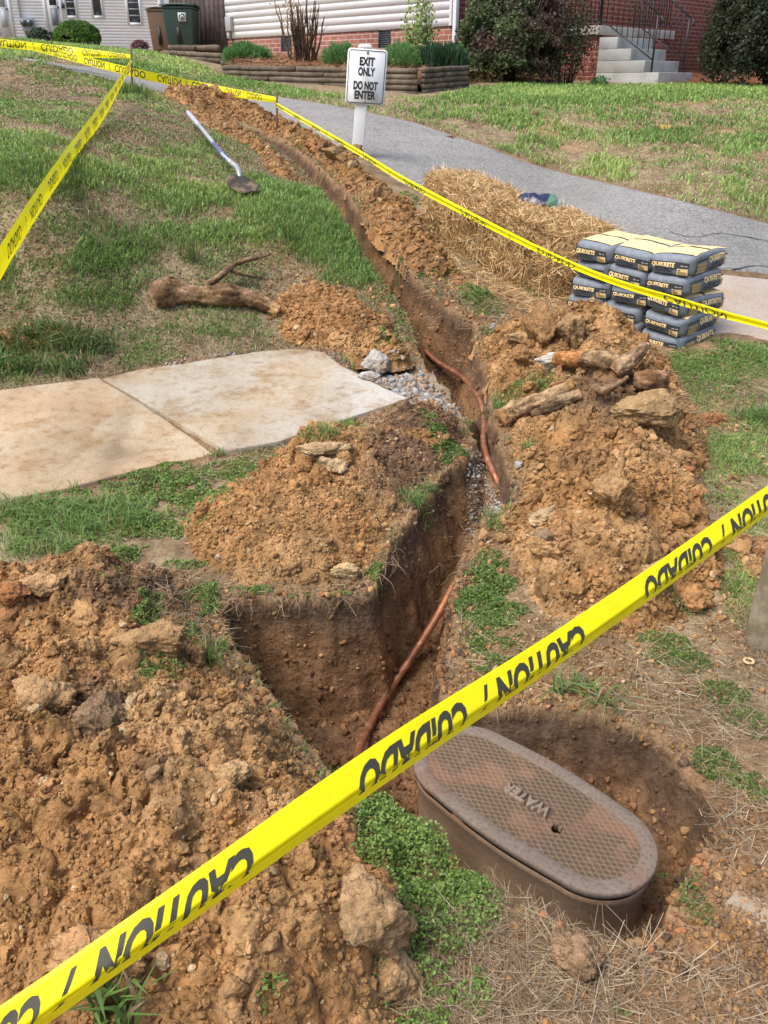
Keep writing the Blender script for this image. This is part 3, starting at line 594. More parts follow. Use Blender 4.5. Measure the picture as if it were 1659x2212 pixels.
def st2(x, y, C):
    n = fbm(x*2.4, y*2.4, oct=4, seed=33); m = fbm(x*8, y*8, oct=3, seed=34); u, v = proj(x, y, .25+0*x)
    C = mixc(C, (.47, .36, .23), sstep(.0, .4, n)*.5); C = mixc(C, (.42, .39, .34), sstep(.1, .5, m)*.3)
    return mixc(C, (.52, .51, .48), sstep(690, 800, u)*.6)
slab(SLAB1, 'pavement', (.47, .385, .28), seed=1, stain_shadow=st1_shadow)
slab(SLAB2, 'pavement', (.42, .38, .315), seed=2, stain_shadow=st2, lift=.016)
def sheet(A, B, name, m, lift, n, k=24, jit=.007, seed=0, crown=0.0, col=None, tail=None):
    """ribbon between two edge lines, draped on the land"""
    def rs_(P, n):
        d = np.concatenate([[0], np.cumsum(np.linalg.norm(np.diff(P[:, :2], axis=0), axis=1))]); t = np.linspace(0, 1, n)**1.0*d[-1]
        return np.column_stack([np.interp(t, d, P[:, 0]), np.interp(t, d, P[:, 1])])
    a, b = rs_(A, n), rs_(B, n); a = a+jit*np.column_stack([fbm(a[:, 0]*5, a[:, 1]*5, oct=3, seed=seed), fbm(a[:, 1]*5, a[:, 0]*5, oct=3, seed=seed+1)]); b = b+jit*np.column_stack([fbm(b[:, 0]*5, b[:, 1]*5, oct=3, seed=seed+2), fbm(b[:, 1]*5, b[:, 0]*5, oct=3, seed=seed+3)])
    t = np.linspace(0, 1, k)[:, None, None]; q = a[None]*(1-t)+b[None]*t; q = q.reshape(-1, 2); z = G(q[:, 0], q[:, 1])+lift; e = np.repeat(np.minimum(np.linspace(0, 1, k), np.linspace(1, 0, k)), n); z = z-np.where(e < 1e-6, .03, 0)
    idx = np.arange(k*n).reshape(k, n); F = np.stack([idx[:-1, :-1], idx[:-1, 1:], idx[1:, 1:], idx[1:, :-1]], -1).reshape(-1, 4)
    o = mk(name, np.column_stack([q, z]), F, m, None, None if col is None else np.tile(np.array(col, float), (len(q), 1)), smooth=True)
    tag(o, kind='structure'); return o
ext = lambda P, d: np.vstack([P[0]+np.array(d), P])
sheet(ext(DRIVE_N, (-9, 5, 0)), ext(DRIVE_F, (-9, 7, 0)), 'driveway', M['asphalt'], .012, 260, 30)
AP_A = hits([(1235, 680), (1250, 692), (1300, 707), (1440, 722), (1540, 732), (1600, 730), (1659, 742), (1800, 775), (2100, 860)]); AP_B = hits([(1238, 660), (1280, 610), (1350, 562), (1400, 558), (1480, 578), (1540, 588), (1600, 594), (1660, 600), (1700, 603), (2000, 645)])
sheet(AP_A, AP_B, 'driveway_apron', mat('apron', base=(.44, .38, .32), rough=.9, noise=[(3, .4, .7, (.9, .78, .66), 'MULTIPLY'), (130, .45, .6, (.7, .7, .7), 'MULTIPLY')], bump=[(170, .5, .004)]), .012, 140, 16, seed=4)
# tarred cracks where the drive meets the apron
for P, lab in (([(1480, 575), (1520, 560), (1545, 575), (1590, 582), (1659, 575), (1760, 590)], ''), ([(1440, 500), (1500, 512), (1560, 505), (1659, 520)], '')):
    q = spline(hits(P, .014), 60); q[:, :2] += .03*np.column_stack([fbm(q[:, 0]*9, q[:, 1]*9, oct=3, seed=3), fbm(q[:, 1]*9, q[:, 0]*9, oct=3, seed=4)]); w = .003+.008*np.abs(fbm(q[:, 0]*6, q[:, 1]*6, oct=2, seed=9))
    V = np.vstack([q+np.column_stack([0*w, w, 0*w]), q-np.column_stack([0*w, w, 0*w])]); n = len(q); i = np.arange(n-1); V[:, 2] = G(V[:, 0], V[:, 1])+.017
    tag(mk('pavement_crack', V, np.column_stack([i, n+i, n+i+1, i+1]), M['matte'], None, (.10, .098, .092)), kind='structure')
# grey kerb stone in the near right corner
K = hits([(1560, 1960), (1590, 1925), (1625, 1908), (1700, 1895), (1800, 1900), (1900, 2300), (1560, 2330), (1600, 2230), (1625, 2150), (1650, 2100), (1638, 2070), (1615, 2035), (1590, 2010), (1562, 1985)])
slab(K, 'kerb', (.36, .30, .23), lift=.006, seed=8)
# ---------------------------------------------------------------- copper pipe
def pipe():
    m = mat('copper', base=(.36, .14, .07), rough=.55, metal=.5, noise=[(6, .45, .62, (.20, .085, .05)), (30, .5, .7, (.55, .27, .16)), (3, .62, .7, (.16, .22, .16))], bump=[(60, .15, .002)])
    P = [(918, 757, .18), (945, 782, .16), (985, 806, .15), (1012, 828, .14), (1035, 862, .13), (1046, 900, .10), (1044, 950, .05), (1052, 990, .02), (1070, 1030, -.01), (1083, 1065, -.04), (1078, 1110, -.12)]
    a = [hit(u, v, .016, surface) if v < 1070 else atz(u, v, z+.02) for u, v, z in P]
    b = [hit(u, v, .020, surface) if v > 1200 else atz(u, v, z) for u, v, z in ((1040, 1175, -.20), (982, 1262, -.27), (945, 1330, -.31), (895, 1410, -.35), (855, 1470, -.38), (815, 1535, -.40), (785, 1595, -.41), (772, 1640, -.43), (768, 1690, -.48))]
    ab = np.array(a+b); sm = ab.copy()
    for _ in range(2): sm[1:-1, 2] = .25*sm[:-2, 2]+.5*sm[1:-1, 2]+.25*sm[2:, 2]
    for i in range(len(sm)): r_ = ray(*[(P+[(1040, 1175), (982, 1262), (945, 1330), (895, 1410), (855, 1470), (815, 1535), (785, 1595), (772, 1640), (768, 1690)])[i][k] for k in (0, 1)]); sm[i] = np.array([0, 0, CAMZ])+r_*((sm[i, 2]+.004-CAMZ)/r_[2])
    q = spline(sm, 150); o = MB().tube(q, .0135, 14).build('copper_pipe', m, smooth=True, col=False)
    tag(o, 'bent copper water pipe running along the bottom of the trench', 'pipe')
pipe()
# ---------------------------------------------------------------- water meter box with its oval lid
def meter():
    LZ = .055; c1, c2 = atz(1012, 1640, LZ), atz(1285, 1812, LZ); d = c2-c1; L = np.linalg.norm(d[:2]); ang = math.atan2(d[1], d[0]); R = .129; mid = (c1+c2)/2
    t = empty('water_meter_box', (mid[0], mid[1], LZ-.30), ang, 'rusty oval cast iron water meter box standing in the dug hole', 'meter box')
    H = L/2; n = 40
    def ov(r, bulge=.012):
        P = []
        for k in range(n+1):
            a = -math.pi/2+math.pi*k/n; P.append((H+r*math.cos(a), r*math.sin(a)))
        for k in range(1, 24): s = k/24; P.append((H-2*H*s, r+bulge*math.sin(math.pi*s)))
        for k in range(n+1):
            a = math.pi/2+math.pi*k/n; P.append((-H+r*math.cos(a), r*math.sin(a)))
        for k in range(1, 24): s = k/24; P.append((-H+2*H*s, -r-bulge*math.sin(math.pi*s)))
        return P
    rust = mat('rusty_iron', attr=True, base=(1, 1, 1), rough=.85, metal=0, spec=.12, noise=[(9, .52, .70, (.20, .115, .08)), (22, .55, .72, (.24, .185, .15)), (5, .5, .62, (.13, .10, .08)), (120, .5, .62, (.75, .7, .66), 'MULTIPLY')], bump=[(90, .3, .002), (420, .4, .0012)])
    body = mat('dirty_iron', attr=True, base=(1, 1, 1), rough=.85, noise=[(7, .4, .62, (.34, .20, .115)), (40, .5, .68, (.42, .28, .17)), (3, .5, .7, (.19, .12, .08))], bump=[(60, .4, .003), (300, .4, .0015)])
    # body: skirt with a raised lip
    prof = [(R-.004, .262), (R-.004, .245), (R-.012, .238), (R-.014, .12), (R-.004, .0), (R+.012, -.02)]
    V = []; F = []; m_ = len(ov(R))
    for r, z in prof: V += [(x, y, z) for x, y in ov(r)]
    for i in range(len(prof)-1):
        for k in range(m_): F.append((i*m_+k, (i+1)*m_+k, (i+1)*m_+(k+1) % m_, i*m_+(k+1) % m_))
    V = np.array(V); V[:, :2] *= 1+.006*fbm(V[:, 0]*9, V[:, 1]*9, V[:, 2]*9, oct=2, seed=3)[:, None]
    mk('body', V, F, body, t, (.36, .24, .155), smooth=True)
    # lid
    tiltz = lambda x: 0*x
    N1 = ov(R); rim = [(R-.008, .262), (R-.006, .2745), (R+.001, .2755), (R+.003, .277), (R+.0035, .2885), (R+.0015, .2915), (R-.0015, .2925), (R-.029, .2930), (R-.0335, .2900)]
    V = []; F = []; C = []
    for r, z in rim: V += [(x, y, z) for x, y in ov(r)]
    for i in range(len(rim)-1):
        for k in range(m_): F.append((i*m_+k, i*m_+(k+1) % m_, (i+1)*m_+(k+1) % m_, (i+1)*m_+k))
    lid = mk('lid', np.array(V), F, rust, t, (.18, .143, .115), smooth=False); tag(lid, 'rusty oval lid with a raised lattice')
    # patterned field
    res = .00165; xs = np.arange(-H-R, H+R, res); ys = np.arange(-R-.02, R+.02, res); X, Y = np.meshgrid(xs, ys); x, y = X.ravel(), Y.ravel(); sd = sdpoly(x, y, ov(R-.033))
    p = .0125; cA, sA = math.cos(.56), math.sin(.56)
    g1 = np.abs(((x*sA+y*cA)/p) % 1-.5); g2 = np.abs(((x*sA-y*cA)/p) % 1-.5)
    loc2 = lambda u, v: (lambda p: (p[0]*math.cos(ang)+p[1]*math.sin(ang), -p[0]*math.sin(ang)+p[1]*math.cos(ang)))(atz(u, v, LZ)[:2]-mid[:2]); TX = loc2(1138, 1722); HX = loc2(1204, 1783)
    txt = (np.abs(x-TX[0]) < .068) & (np.abs(y-TX[1]) < .017)
    ridge = np.maximum(sstep(.38, .46, g1), sstep(.38, .46, g2)); ridge = np.where(txt, .0, ridge)
    hole = np.hypot(x-HX[0], y-HX[1])
    z = .2890+.0036*ridge+.0006*fbm(x*60, y*60, oct=3, seed=5); z = np.where(sd < .0, .2900, z)-.02*(hole < .0115)
    w = fbm(x*14, y*14, oct=3, seed=6); col = mixc(np.tile(np.array((.10, .070, .050)), (len(x), 1)), (.31, .225, .14), ridge*.5); col = mixc(col, (.30, .17, .11), sstep(.1, .5, w)*.4)
    idx = np.arange(len(x)).reshape(X.shape); q = np.stack([idx[:-1, :-1], idx[:-1, 1:], idx[1:, 1:], idx[1:, :-1]], -1).reshape(-1, 4); q = q[(sd[q] > -.003).all(1) & (hole[q] > .0105).all(1)]
    us = np.unique(q); rm = -np.ones(len(x), int); rm[us] = np.arange(len(us))
    tread = mk('tread_field', np.column_stack([x, y, z])[us], rm[q], mat('tread_iron', attr=True, base=(1, 1, 1), rough=.85, metal=0, spec=.12, noise=[(9, .58, .75, (.20, .115, .08)), (26, .58, .75, (.19, .14, .11))], bump=[(300, .4, .001)]), lid, col[us], smooth=False)
    # raised word, reading from the far end: its top points towards the viewer
    V2, F2 = text2d('WATER', .04, .040, 1.0); wc = V2.copy(); wc[:, 0] *= .125/(wc[:, 0].max()-wc[:, 0].min()); wc[:, 1] -= .014
    xx, yy = TX[0]-wc[:, 0], TX[1]-wc[:, 1]
    k = len(wc); V3 = np.vstack([np.column_stack([xx, yy, np.full(k, .2968)]), np.column_stack([xx, yy, np.full(k, .2890)])])
    e = {}
    for f in F2:
        for a, b in ((f[0], f[1]), (f[1], f[2]), (f[2], f[0])): e[(a, b)] = 1
    F3 = [tuple(f) for f in F2]+[(a, a+k, b+k, b) for a, b in e if (b, a) not in e]
    mk('lettering', V3, F3, rust, lid, (.24, .185, .14))
meter()
# ---------------------------------------------------------------- caution tape
M['tape'] = mat('tape_plastic', base=(1.0, .92, .01), rough=.38, spec=.3, trans=.35, bump=[(9, .2, .012), (34, .35, .004)], noise=[(18, .5, .72, (.90, .86, .75), 'MULTIPLY')])
M['tapeink'] = mat('tape_ink', base=(.035, .033, .02), rough=.5)
# nearest tape: crosses the picture from lower left to the post on the right, folded along its length
TG = 'strands of yellow caution tape'
def nearP(u, v, d):
    r = ray(u, v); return np.array([0, 0, CAMZ])+r*d      # d = distance along the optical axis
ZT = [1.02, 1.10, 1.20, 1.38, 1.70, 2.12, 2.22]
A = [nearP(u, v, z) for (u, v), z in zip([(-330, 2405), (0, 2185), (415, 1897), (830, 1606), (1240, 1346), (1659, 1056), (1730, 1007)], ZT)]
B = [nearP(u, v, z) for (u, v), z in zip([(-330, 2515), (0, 2292), (415, 1998), (830, 1703), (1240, 1420), (1659, 1116), (1730, 1066)], ZT)]
def tape2(A, B, label, fold, letters, size, lo, hi, gap, start, mirror, tscale=1.0, shear=.2, n=170, cut=None, wav=.003, seed=0, place=None):
    A = spline(np.array(A), n); B = spline(np.array(B), n); U = B-A; W = np.linalg.norm(U, axis=1); T = np.gradient(A, axis=0); T /= np.linalg.norm(T, axis=1)[:, None]
    Nn = np.cross(T, U); Nn /= np.linalg.norm(Nn, axis=1)[:, None]; sg = np.where(np.einsum('ij,ij->i', Nn, np.array([0, 0, CAMZ])-A) > 0, 1, -1)[:, None]; Nn = Nn*sg
    pt, pp_ = zip(*fold); ks = np.unique(np.concatenate([np.linspace(0, 1, 11), pt])); nk = len(ks); wob = wav*fbm(np.arange(n)*.07, 0.*np.arange(n)+seed, oct=3, seed=seed); wob2 = wav*fbm(np.arange(n)*.05+40, 0.*np.arange(n)+seed, oct=3, seed=seed)
    def S(i, k, lift=0.0):
        i = np.clip(np.asarray(i, float), 0, n-1.001); a = i.astype(int); f = (i-a)[:, None]; g = lambda Z: Z[a]*(1-f)+Z[a+1]*f; w = wob[a]*(1-f[:, 0])+wob[a+1]*f[:, 0]; w2 = wob2[a]*(1-f[:, 0])+wob2[a+1]*f[:, 0]
        return g(A)+g(U)*k[:, None]+g(Nn)*(np.interp(k, pt, pp_)+w*np.sin(k*4)+w2*np.cos(k*7)+lift)[:, None]
    I, K = np.meshgrid(np.arange(n), ks, indexing='ij'); V = S(I.ravel(), K.ravel()); idx = np.arange(n*nk).reshape(n, nk); F = np.stack([idx[:-1, :-1], idx[1:, :-1], idx[1:, 1:], idx[:-1, 1:]], -1).reshape(-1, 4)
    t = mk('caution_tape', V, F, M['tape'], None, None, smooth=False); tag(t, label, 'caution tape', TG)
    L = np.concatenate([[0], np.cumsum(np.linalg.norm(np.diff((A+B)/2, axis=0), axis=1))]); s = start; VV = []; FF = []; b = 0; i = 0
    uu = proj(A[:, 0], A[:, 1], A[:, 2])[0]
    while s < L[-1] and letters:
        if place and i >= len(place): break
        wd = place[i][0] if place else letters[i % len(letters)]; i += 1; V2, F2 = text2d(wd, .045 if place else .015, size, tscale); V2 = V2.copy(); ww = V2[:, 0].max()-V2[:, 0].min(); x = V2[:, 0]-V2[:, 0].min(); yv = V2[:, 1]/(size*.70)
        if place: s = np.interp(place[i-1][1], uu, L); e_ = np.interp(place[i-1][2], uu, L); x = x*(e_-s)/ww; V2[:, 1] *= 1; ww = e_-s
        if s+ww > L[-1]: break
        x = (ww-x) if not mirror else x
        x = x+shear*V2[:, 1]*(1 if mirror else -1)
        F2 = np.array(F2); m = (yv[F2].max(1) <= (cut or 9)); kk = lo+(hi-lo)*yv; ii = np.interp(s+x, L, np.arange(n))
        o_ = mk('printed_word', S(ii, np.clip(kk, .003, .70 if place else .997), .0011), F2[m], M['tapeink'], t); s += ww+gap*(.5 if '/' in (wd, letters[i % len(letters)]) else 1)
tape2(A, B, 'nearest caution tape crossing the whole picture to the wooden post', [(0, -.014), (.05, -.010), (.60, .009), (.64, .009), (1, -.009)], ['x'], .052, .22, .86, .052, .02, False, 1.3, .42, wav=.0015,
      place=[('CUIDADO', -260, 95), ('/', 135, 165), ('CAUTION', 215, 552), ('CUIDADO', 778, 1008), ('/', 1040, 1056), ('CAUTION', 1075, 1262), ('CUIDADO', 1392, 1536), ('/', 1556, 1566), ('CAUTION', 1580, 1700)])
# tape from the far stake down to the left edge
st1p = hit(283, 190); ST1 = np.array([*st1p[:2], 0]); s1 = lambda v: atY(283, v, st1p[1])
st2p = hitt(597, 285); s2 = lambda v: atY(598, v, st2p[1]); st0p = hit(110, 118); s0 = lambda v: atY(111, v, st0p[1])
A2 = [s1(127), atY(225, 215, 7.2), atY(120, 352, 5.0), nearP(0, 530, 3.7), nearP(-110, 720, 2.9)]
B2 = [s1(140), atY(230, 248, 7.2), atY(130, 392, 5.0), nearP(0, 604, 3.7), nearP(-110, 812, 2.9)]
tape2(A2, B2, 'caution tape dropping from the far stake to the left edge over the grass', [(0, 0), (.5, .012), (1, 0)], ['CAUTION', '/', 'CUIDADO'], .05, .25, .72, .16, .1, True, 1.1, .1, wav=.006, seed=5)
A3 = [nearP(-60, 78, 9.4), nearP(60, 90, 9.6), nearP(170, 103, 9.7), s1(118)]; B3 = [nearP(-60, 97, 9.4), nearP(60, 108, 9.6), nearP(170, 122, 9.7), s1(127)]
tape2(A3, B3, 'topmost caution tape at upper left ending at the first stake', [(0, 0), (.5, .01), (1, 0)], ['CAUTION', '/', 'CUIDADO'], .062, .12, .88, .13, .2, True, 1.25, .1, wav=.008, seed=6)
A4 = [nearP(60, 92, 10.0), s1(146), nearP(450, 181, (s2(215)[1]+st1p[1])/2*.97), s2(210)]; B4 = [nearP(60, 106, 10.0), s1(165), nearP(450, 201, (s2(215)[1]+st1p[1])/2*.97), s2(223)]
tape2(A4, B4, 'caution tape stretched between the first and second rusty stakes', [(0, 0), (.5, .01), (1, 0)], ['CAUTION', '/', 'CUIDADO'], .062, .12, .88, .13, .1, True, 1.25, .1, wav=.008, seed=7)
A5 = [s2(222), nearP(760, 314, 6.4), nearP(900, 396, 5.4), nearP(1230, 562, 4.1), nearP(1500, 652, 3.7), nearP(1659, 696, 3.5), nearP(1830, 742, 3.3), nearP(2500, 930, 2.9)]
B5 = [s2(231), nearP(760, 326, 6.4), nearP(900, 411, 5.4), nearP(1230, 577, 4.1), nearP(1500, 669, 3.7), nearP(1659, 712, 3.5), nearP(1830, 759, 3.3), nearP(2500, 950, 2.9)]
tape2(A5, B5, 'long narrow twisted caution tape passing the straw bales and cement bags', [(0, 0), (.3, .012), (.6, -.006), (1, .006)], ['CAUTION', '/', 'CUIDADO'], .055, .25, .98, .5, .05, True, 1.2, .1, wav=.006, seed=8)
# stakes
M['rebar'] = mat('rusty_bar', base=(.16, .09, .06), rough=.9, bump=[(120, .5, .003)])
for lab, p, f, v0, lean in (('tall rusty steel stake at upper left where three tapes meet', st1p, s1, 96, .02), ('rusty steel stake on the spoil bank holding the tape beside the drive', st2p, s2, 197, 0), ('far small stake behind the topmost tape', st0p, s0, 84, 0)):
    tp = f(v0); base = p-np.array([0, 0, .15]); tag(MB().tube([base, (base+tp)/2, tp], .011, 8).build('stake', M['rebar'], col=False), lab, 'stake', 'rusty stakes')
# ---------------------------------------------------------------- wooden post on the right
def post():
    b = hit(1652, 1385); m = mat('weathered_wood', attr=True, base=(1, 1, 1), rough=.9, noise=[(20, .4, .6, (.6, .58, .5), 'MULTIPLY')], bump=[(30, .5, .004), (200, .5, .002)]); P = [b+np.array([0, 0, -.2]), b+np.array([.0, .0, .1]), b+np.array([.018, 0, .5]), b+np.array([.03, 0, .95])]
    q = spline(P, 26); mb = MB(); mb.tube(q, [.056]*26, 28, (.30, .25, .175), jit=.03); o = mb.build('wooden_post', m, smooth=True); tag(o, 'round weathered wooden post at the right edge behind the tape', 'post')
post()
# ---------------------------------------------------------------- EXIT ONLY sign on a white post
def sign():
    b = hit(772, 338); Y = b[1]; top_ = atY(789, 100, Y); t = empty('exit_sign', b, 0, 'white exit only do not enter sign on a square white post', 'sign')
    lean = (top_-b); lean = lean/np.linalg.norm(lean); h = np.linalg.norm(top_-b)
    W = MB(); c = (.78, .79, .79); e = .052
    P = []
    for z in (-.15, h-.015):
        o = lean*z; P += [(o[0]-e, -e, o[2]), (o[0]+e, -e, o[2]), (o[0]+e, e, o[2]), (o[0]-e, e, o[2])]
    W.hexa(P, c); vinyl = mat('white_vinyl', attr=True, base=(1, 1, 1), rough=.45); W.build('post', vinyl, t, bevel=.006)
    o = lean*(h-.015); MB().box(o[0]-e-.008, o[0]+e+.008, -e-.008, e+.008, o[2], o[2]+.02, c).box(o[0]-e+.005, o[0]+e-.005, -e+.005, e-.005, o[2]+.02, o[2]+.032, c).build('cap', vinyl, t, bevel=.004)
    # plate: corners from the photo, standing just in front of the post
    C = [atY(u, v, Y-e-.012)-b for u, v in ((745, 225), (829, 228), (838, 110), (752, 101))]
    X = (C[1]-C[0]+C[2]-C[3])/2; Z = (C[3]-C[0]+C[2]-C[1])/2; X[1] = 0; w, hh = np.linalg.norm(X), np.linalg.norm(Z); X /= w; Z /= hh; O = sum(C)/4
    def rr(w, h, r, n=7):
        P = []
        for cx, cy, a0 in ((w/2-r, h/2-r, 0), (-w/2+r, h/2-r, 90), (-w/2+r, -h/2+r, 180), (w/2-r, -h/2+r, 270)):
            for k in range(n): a = math.radians(a0+90*k/(n-1)); P.append((cx+r*math.cos(a), cy+r*math.sin(a)))
        return P
    def put(P, d): P = np.array(P); return O+P[:, :1]*X+P[:, 1:]*Z+np.array([0, -d, 0])
    def plate(P, d0, d1, name, m, parent, col):
        n = len(P); V = np.vstack([put(P, d0), put(P, d1)]); F = [tuple(range(n, 2*n)), tuple(range(n-1, -1, -1))]+[(i, (i+1) % n, n+(i+1) % n, n+i) for i in range(n)]
        return mk(name, V, F, m, parent, col)
    alu = mat('sign_face', attr=True, base=(1, 1, 1), rough=.4); pl = plate(rr(w, hh, .03), 0, .004, 'sign_plate', alu, t, (.80, .81, .82))
    a, bb = rr(w-.022, hh-.022, .024), rr(w-.034, hh-.034, .020); n = len(a); V = put(a+bb, .0062); mk('border', V, [(i, (i+1) % n, n+(i+1) % n, n+i) for i in range(n)], mat('sign_ink', base=(.02, .02, .022), rough=.5), pl)
    VV = []; FF = []; k = 0; ink = bpy.data.materials['sign_ink']
    for s, y, ws in (('EXIT', .21, .386), ('ONLY', .03, .43), ('DO NOT', -.22, .62), ('ENTER', -.392, .54)):
        V2, F2 = text2d(s, .045, .2*hh, 1.0); V2 = V2.copy(); V2[:, 0] *= ws*w/(V2[:, 0].max()-V2[:, 0].min()); V2[:, 0] -= (V2[:, 0].max()+V2[:, 0].min())/2; y *= hh; mk('printed_word', put(V2+np.array([0, y]), .0062), np.array(F2), ink, pl)
    for y in (hh/2-.028, -hh/2+.024):
        P = [(.011*math.cos(i*math.pi/6), y+.011*math.sin(i*math.pi/6)) for i in range(12)]; plate(P, .004, .010, 'bolt', M['matte'], pl, (.25, .25, .24))
sign()
# ---------------------------------------------------------------- shovel lying on the bank
def shovel():
    t = empty('shovel', (0, 0, 0), 0, 'shovel with a silver and blue handle lying on the grass bank', 'shovel')
    P = [hit(406, 243, .10), hit(440, 283, .11), hit(478, 330, .12), hit(500, 352, .14)]; hm = mat('handle_metal', attr=True, base=(1, 1, 1), rough=.3, metal=.55)
    base = P[0]; t.location = tuple(base); loc = lambda p: np.array(p)-base
    q = spline([loc(p) for p in P], 22); MB().tube(q[:6], .021, 12, (.42, .44, .48)).build('grip', mat('grip', base=(.38, .40, .44), rough=.5), t, smooth=True, col=False)
    mb = MB(); mb.tube(q[5:], .0155, 12, (.60, .62, .68)); mb.build('handle', hm, t, smooth=True)
    d = q[-1]-q[5]; # blue sleeve along the lower half
    MB().tube([q[11]-np.array([0, 0, .001]), q[14]-np.array([0, 0, .001]), q[18]-np.array([0, 0, .001])], .0168, 12, (.16, .17, .42)).build('sleeve', hm, t, smooth=True)
    nk = spline([q[-1], loc(hit(512, 362, .13)), loc(hit(516, 372, .115)), loc(hit(518, 385, .09))], 12); MB().tube(nk, [.019-.0003*i for i in range(12)], 12, (.46, .46, .45)).build('socket', hm, t, smooth=True)
    a, b = loc(hit(494, 378, .10)), loc(hit(561, 402, .075)); n = 18; V = []; F = []
    down = loc(hit(548, 408, .02))-loc(hit(545, 390, .08))
    for i in range(n):
        f = i/(n-1); p = a*(1-f)+b*f+np.array([0, .03*math.sin(math.pi*f), .02*math.sin(math.pi*f)])
        for j in range(7):
            g = j/6; V.append(p+np.array([-.01*g, -.10*g*(1+.5*math.sin(math.pi*f)), -.085*g*(.35+.65*math.sin(math.pi*min(1, f*1.1)))]))
    idx = np.arange(n*7).reshape(n, 7); F = np.stack([idx[:-1, :-1], idx[1:, :-1], idx[1:, 1:], idx[:-1, 1:]], -1).reshape(-1, 4)
    o = mk('blade', np.array(V), F, mat('blade_steel', base=(.05, .04, .033), rough=.75, metal=.3, noise=[(14, .45, .6, (.2, .14, .09))]), t, smooth=True); s = o.modifiers.new('thick', 'SOLIDIFY'); s.thickness = .004
shovel()
# ---------------------------------------------------------------- roots and broken wood
def limb(pts, rad, n=34, seed=0, col=(.28, .19, .115), amp=.34, m=110, endcol=(.52, .30, .13)):
    q = spline(pts, m); R = np.interp(np.linspace(0, 1, m), np.linspace(0, 1, len(rad)), rad); mb = MB(); mb.tube(q, R, n, (1, 1, 1)); V = np.array(mb.V)
    c = np.repeat(q, n, axis=0); d = V-c; aa = np.tile(2*np.pi*np.arange(n)/n, m); ss_ = np.repeat(np.linspace(0, 1, m), n); k = 1+.22*amp/.34*(np.abs(fbm(np.cos(aa)*4+seed, np.sin(aa)*4, ss_*5, oct=3, seed=seed+8))*-2+.3)+amp*fbm(V[:, 0]*13+seed, V[:, 1]*13, V[:, 2]*13, oct=4, seed=seed)+.5*amp*fbm(V[:, 0]*40, V[:, 1]*40, V[:, 2]*40, oct=3, seed=seed+1); V = c+d*k[:, None]
    s = np.repeat(np.linspace(0, 1, m), n); C = np.tile(np.array(col, float), (len(V), 1)); C = mixc(C, (.38, .27, .17), sstep(.0, .4, fbm(V[:, 0]*7, V[:, 1]*7, V[:, 2]*7, oct=3, seed=seed+3))*.6); C = C*(1+.9*fbm(np.cos(aa)*5+seed, np.sin(aa)*5, ss_*7, oct=3, seed=seed+9))[:, None]; C = mixc(C, (.11, .07, .05), sstep(-.05, .35, fbm(V[:, 0]*17, V[:, 1]*17, V[:, 2]*17, oct=3, seed=seed+4))*.5)
    C = mixc(C, endcol, np.maximum(sstep(.045, .0, s), sstep(.93, .985, s)))
    return V, [np.array([f for f in mb.F if len(f) == 4]), np.array([f for f in mb.F if len(f) == n])], C
def joinl(parts): return join(parts)
def wood(name, label, limbs, cat='root', group=None):
    V, F, C = joinl(limbs); F = [f for f in F if f.size]; o = mk(name, V, F, M['bark'], None, C, smooth=True); c = V.mean(0); tag(o, label, cat, group); return o
h = lambda u, v, o=0: hitt(u, v, o)
wood('broken_root', 'broken gnarled tree root lying on the grass beside the small clay heap',
     [limb([h(333, 648, .02), h(352, 638, .05), h(375, 632, .05), h(430, 640, .045), h(470, 640, .05), h(520, 640, .05), h(560, 652, .045), h(603, 672, .03)], [.05, .072, .07, .05, .052, .062, .052, .044, .032], seed=2, col=(.30, .19, .105), endcol=(.66, .40, .18)),
      limb([h(345, 630, .05), h(358, 612, .09), h(375, 598, .11)], [.045, .04, .012], seed=3, m=24, endcol=(.60, .42, .2)),
      limb([h(440, 618, .07), h(475, 598, .10), h(505, 572, .10), h(540, 560, .11), h(568, 554, .10), h(586, 548, .11)], [.022, .02, .017, .013, .010, .005], seed=4, n=12, amp=.3, endcol=(.2, .14, .1)),
      limb([h(500, 585, .09), h(520, 592, .07), h(565, 600, .05)], [.014, .010, .005], seed=6, n=10, m=24, endcol=(.2, .14, .1))])
wood('root_log', 'long pale split root log on the right rim of the trench, over the pipe',
     [limb([h(1082, 905, .035), h(1110, 890, .05), h(1150, 872, .05), h(1190, 855, .05), h(1240, 832, .06)], [.036, .046, .038, .032, .022], seed=7, col=(.50, .35, .20), endcol=(.60, .36, .15)),
      limb([h(1150, 892, .02), h(1200, 872, .03), h(1255, 850, .02)], [.02, .034, .022], seed=8, col=(.32, .23, .14), m=30)], group='dug up tree roots')
wood('root_stub', 'orange barkless root stub at the top of the right heap',
     [limb([h(1204, 775, .06), h(1235, 775, .06), h(1268, 774, .06)], [.034, .036, .034], seed=9, col=(.52, .25, .10), endcol=(.56, .28, .11), amp=.08, m=30),
      limb([h(1262, 775, .055), h(1310, 778, .05), h(1350, 785, .04)], [.034, .036, .028], seed=10, col=(.48, .34, .19), m=30),
      limb([h(1208, 790, .04), h(1212, 812, .01)], [.012, .012], seed=19, n=10, m=14, col=(.55, .28, .14))], group='dug up tree roots')
wood('root_spike', 'split root with a pale torn tip pointing at the cement bags',
     [limb([h(1330, 805, .03), h(1345, 790, .07), h(1370, 770, .10), h(1395, 748, .12), h(1402, 742, .14)], [.03, .036, .033, .022, .004], seed=11, col=(.34, .23, .14), endcol=(.62, .36, .16))], group='dug up tree roots')
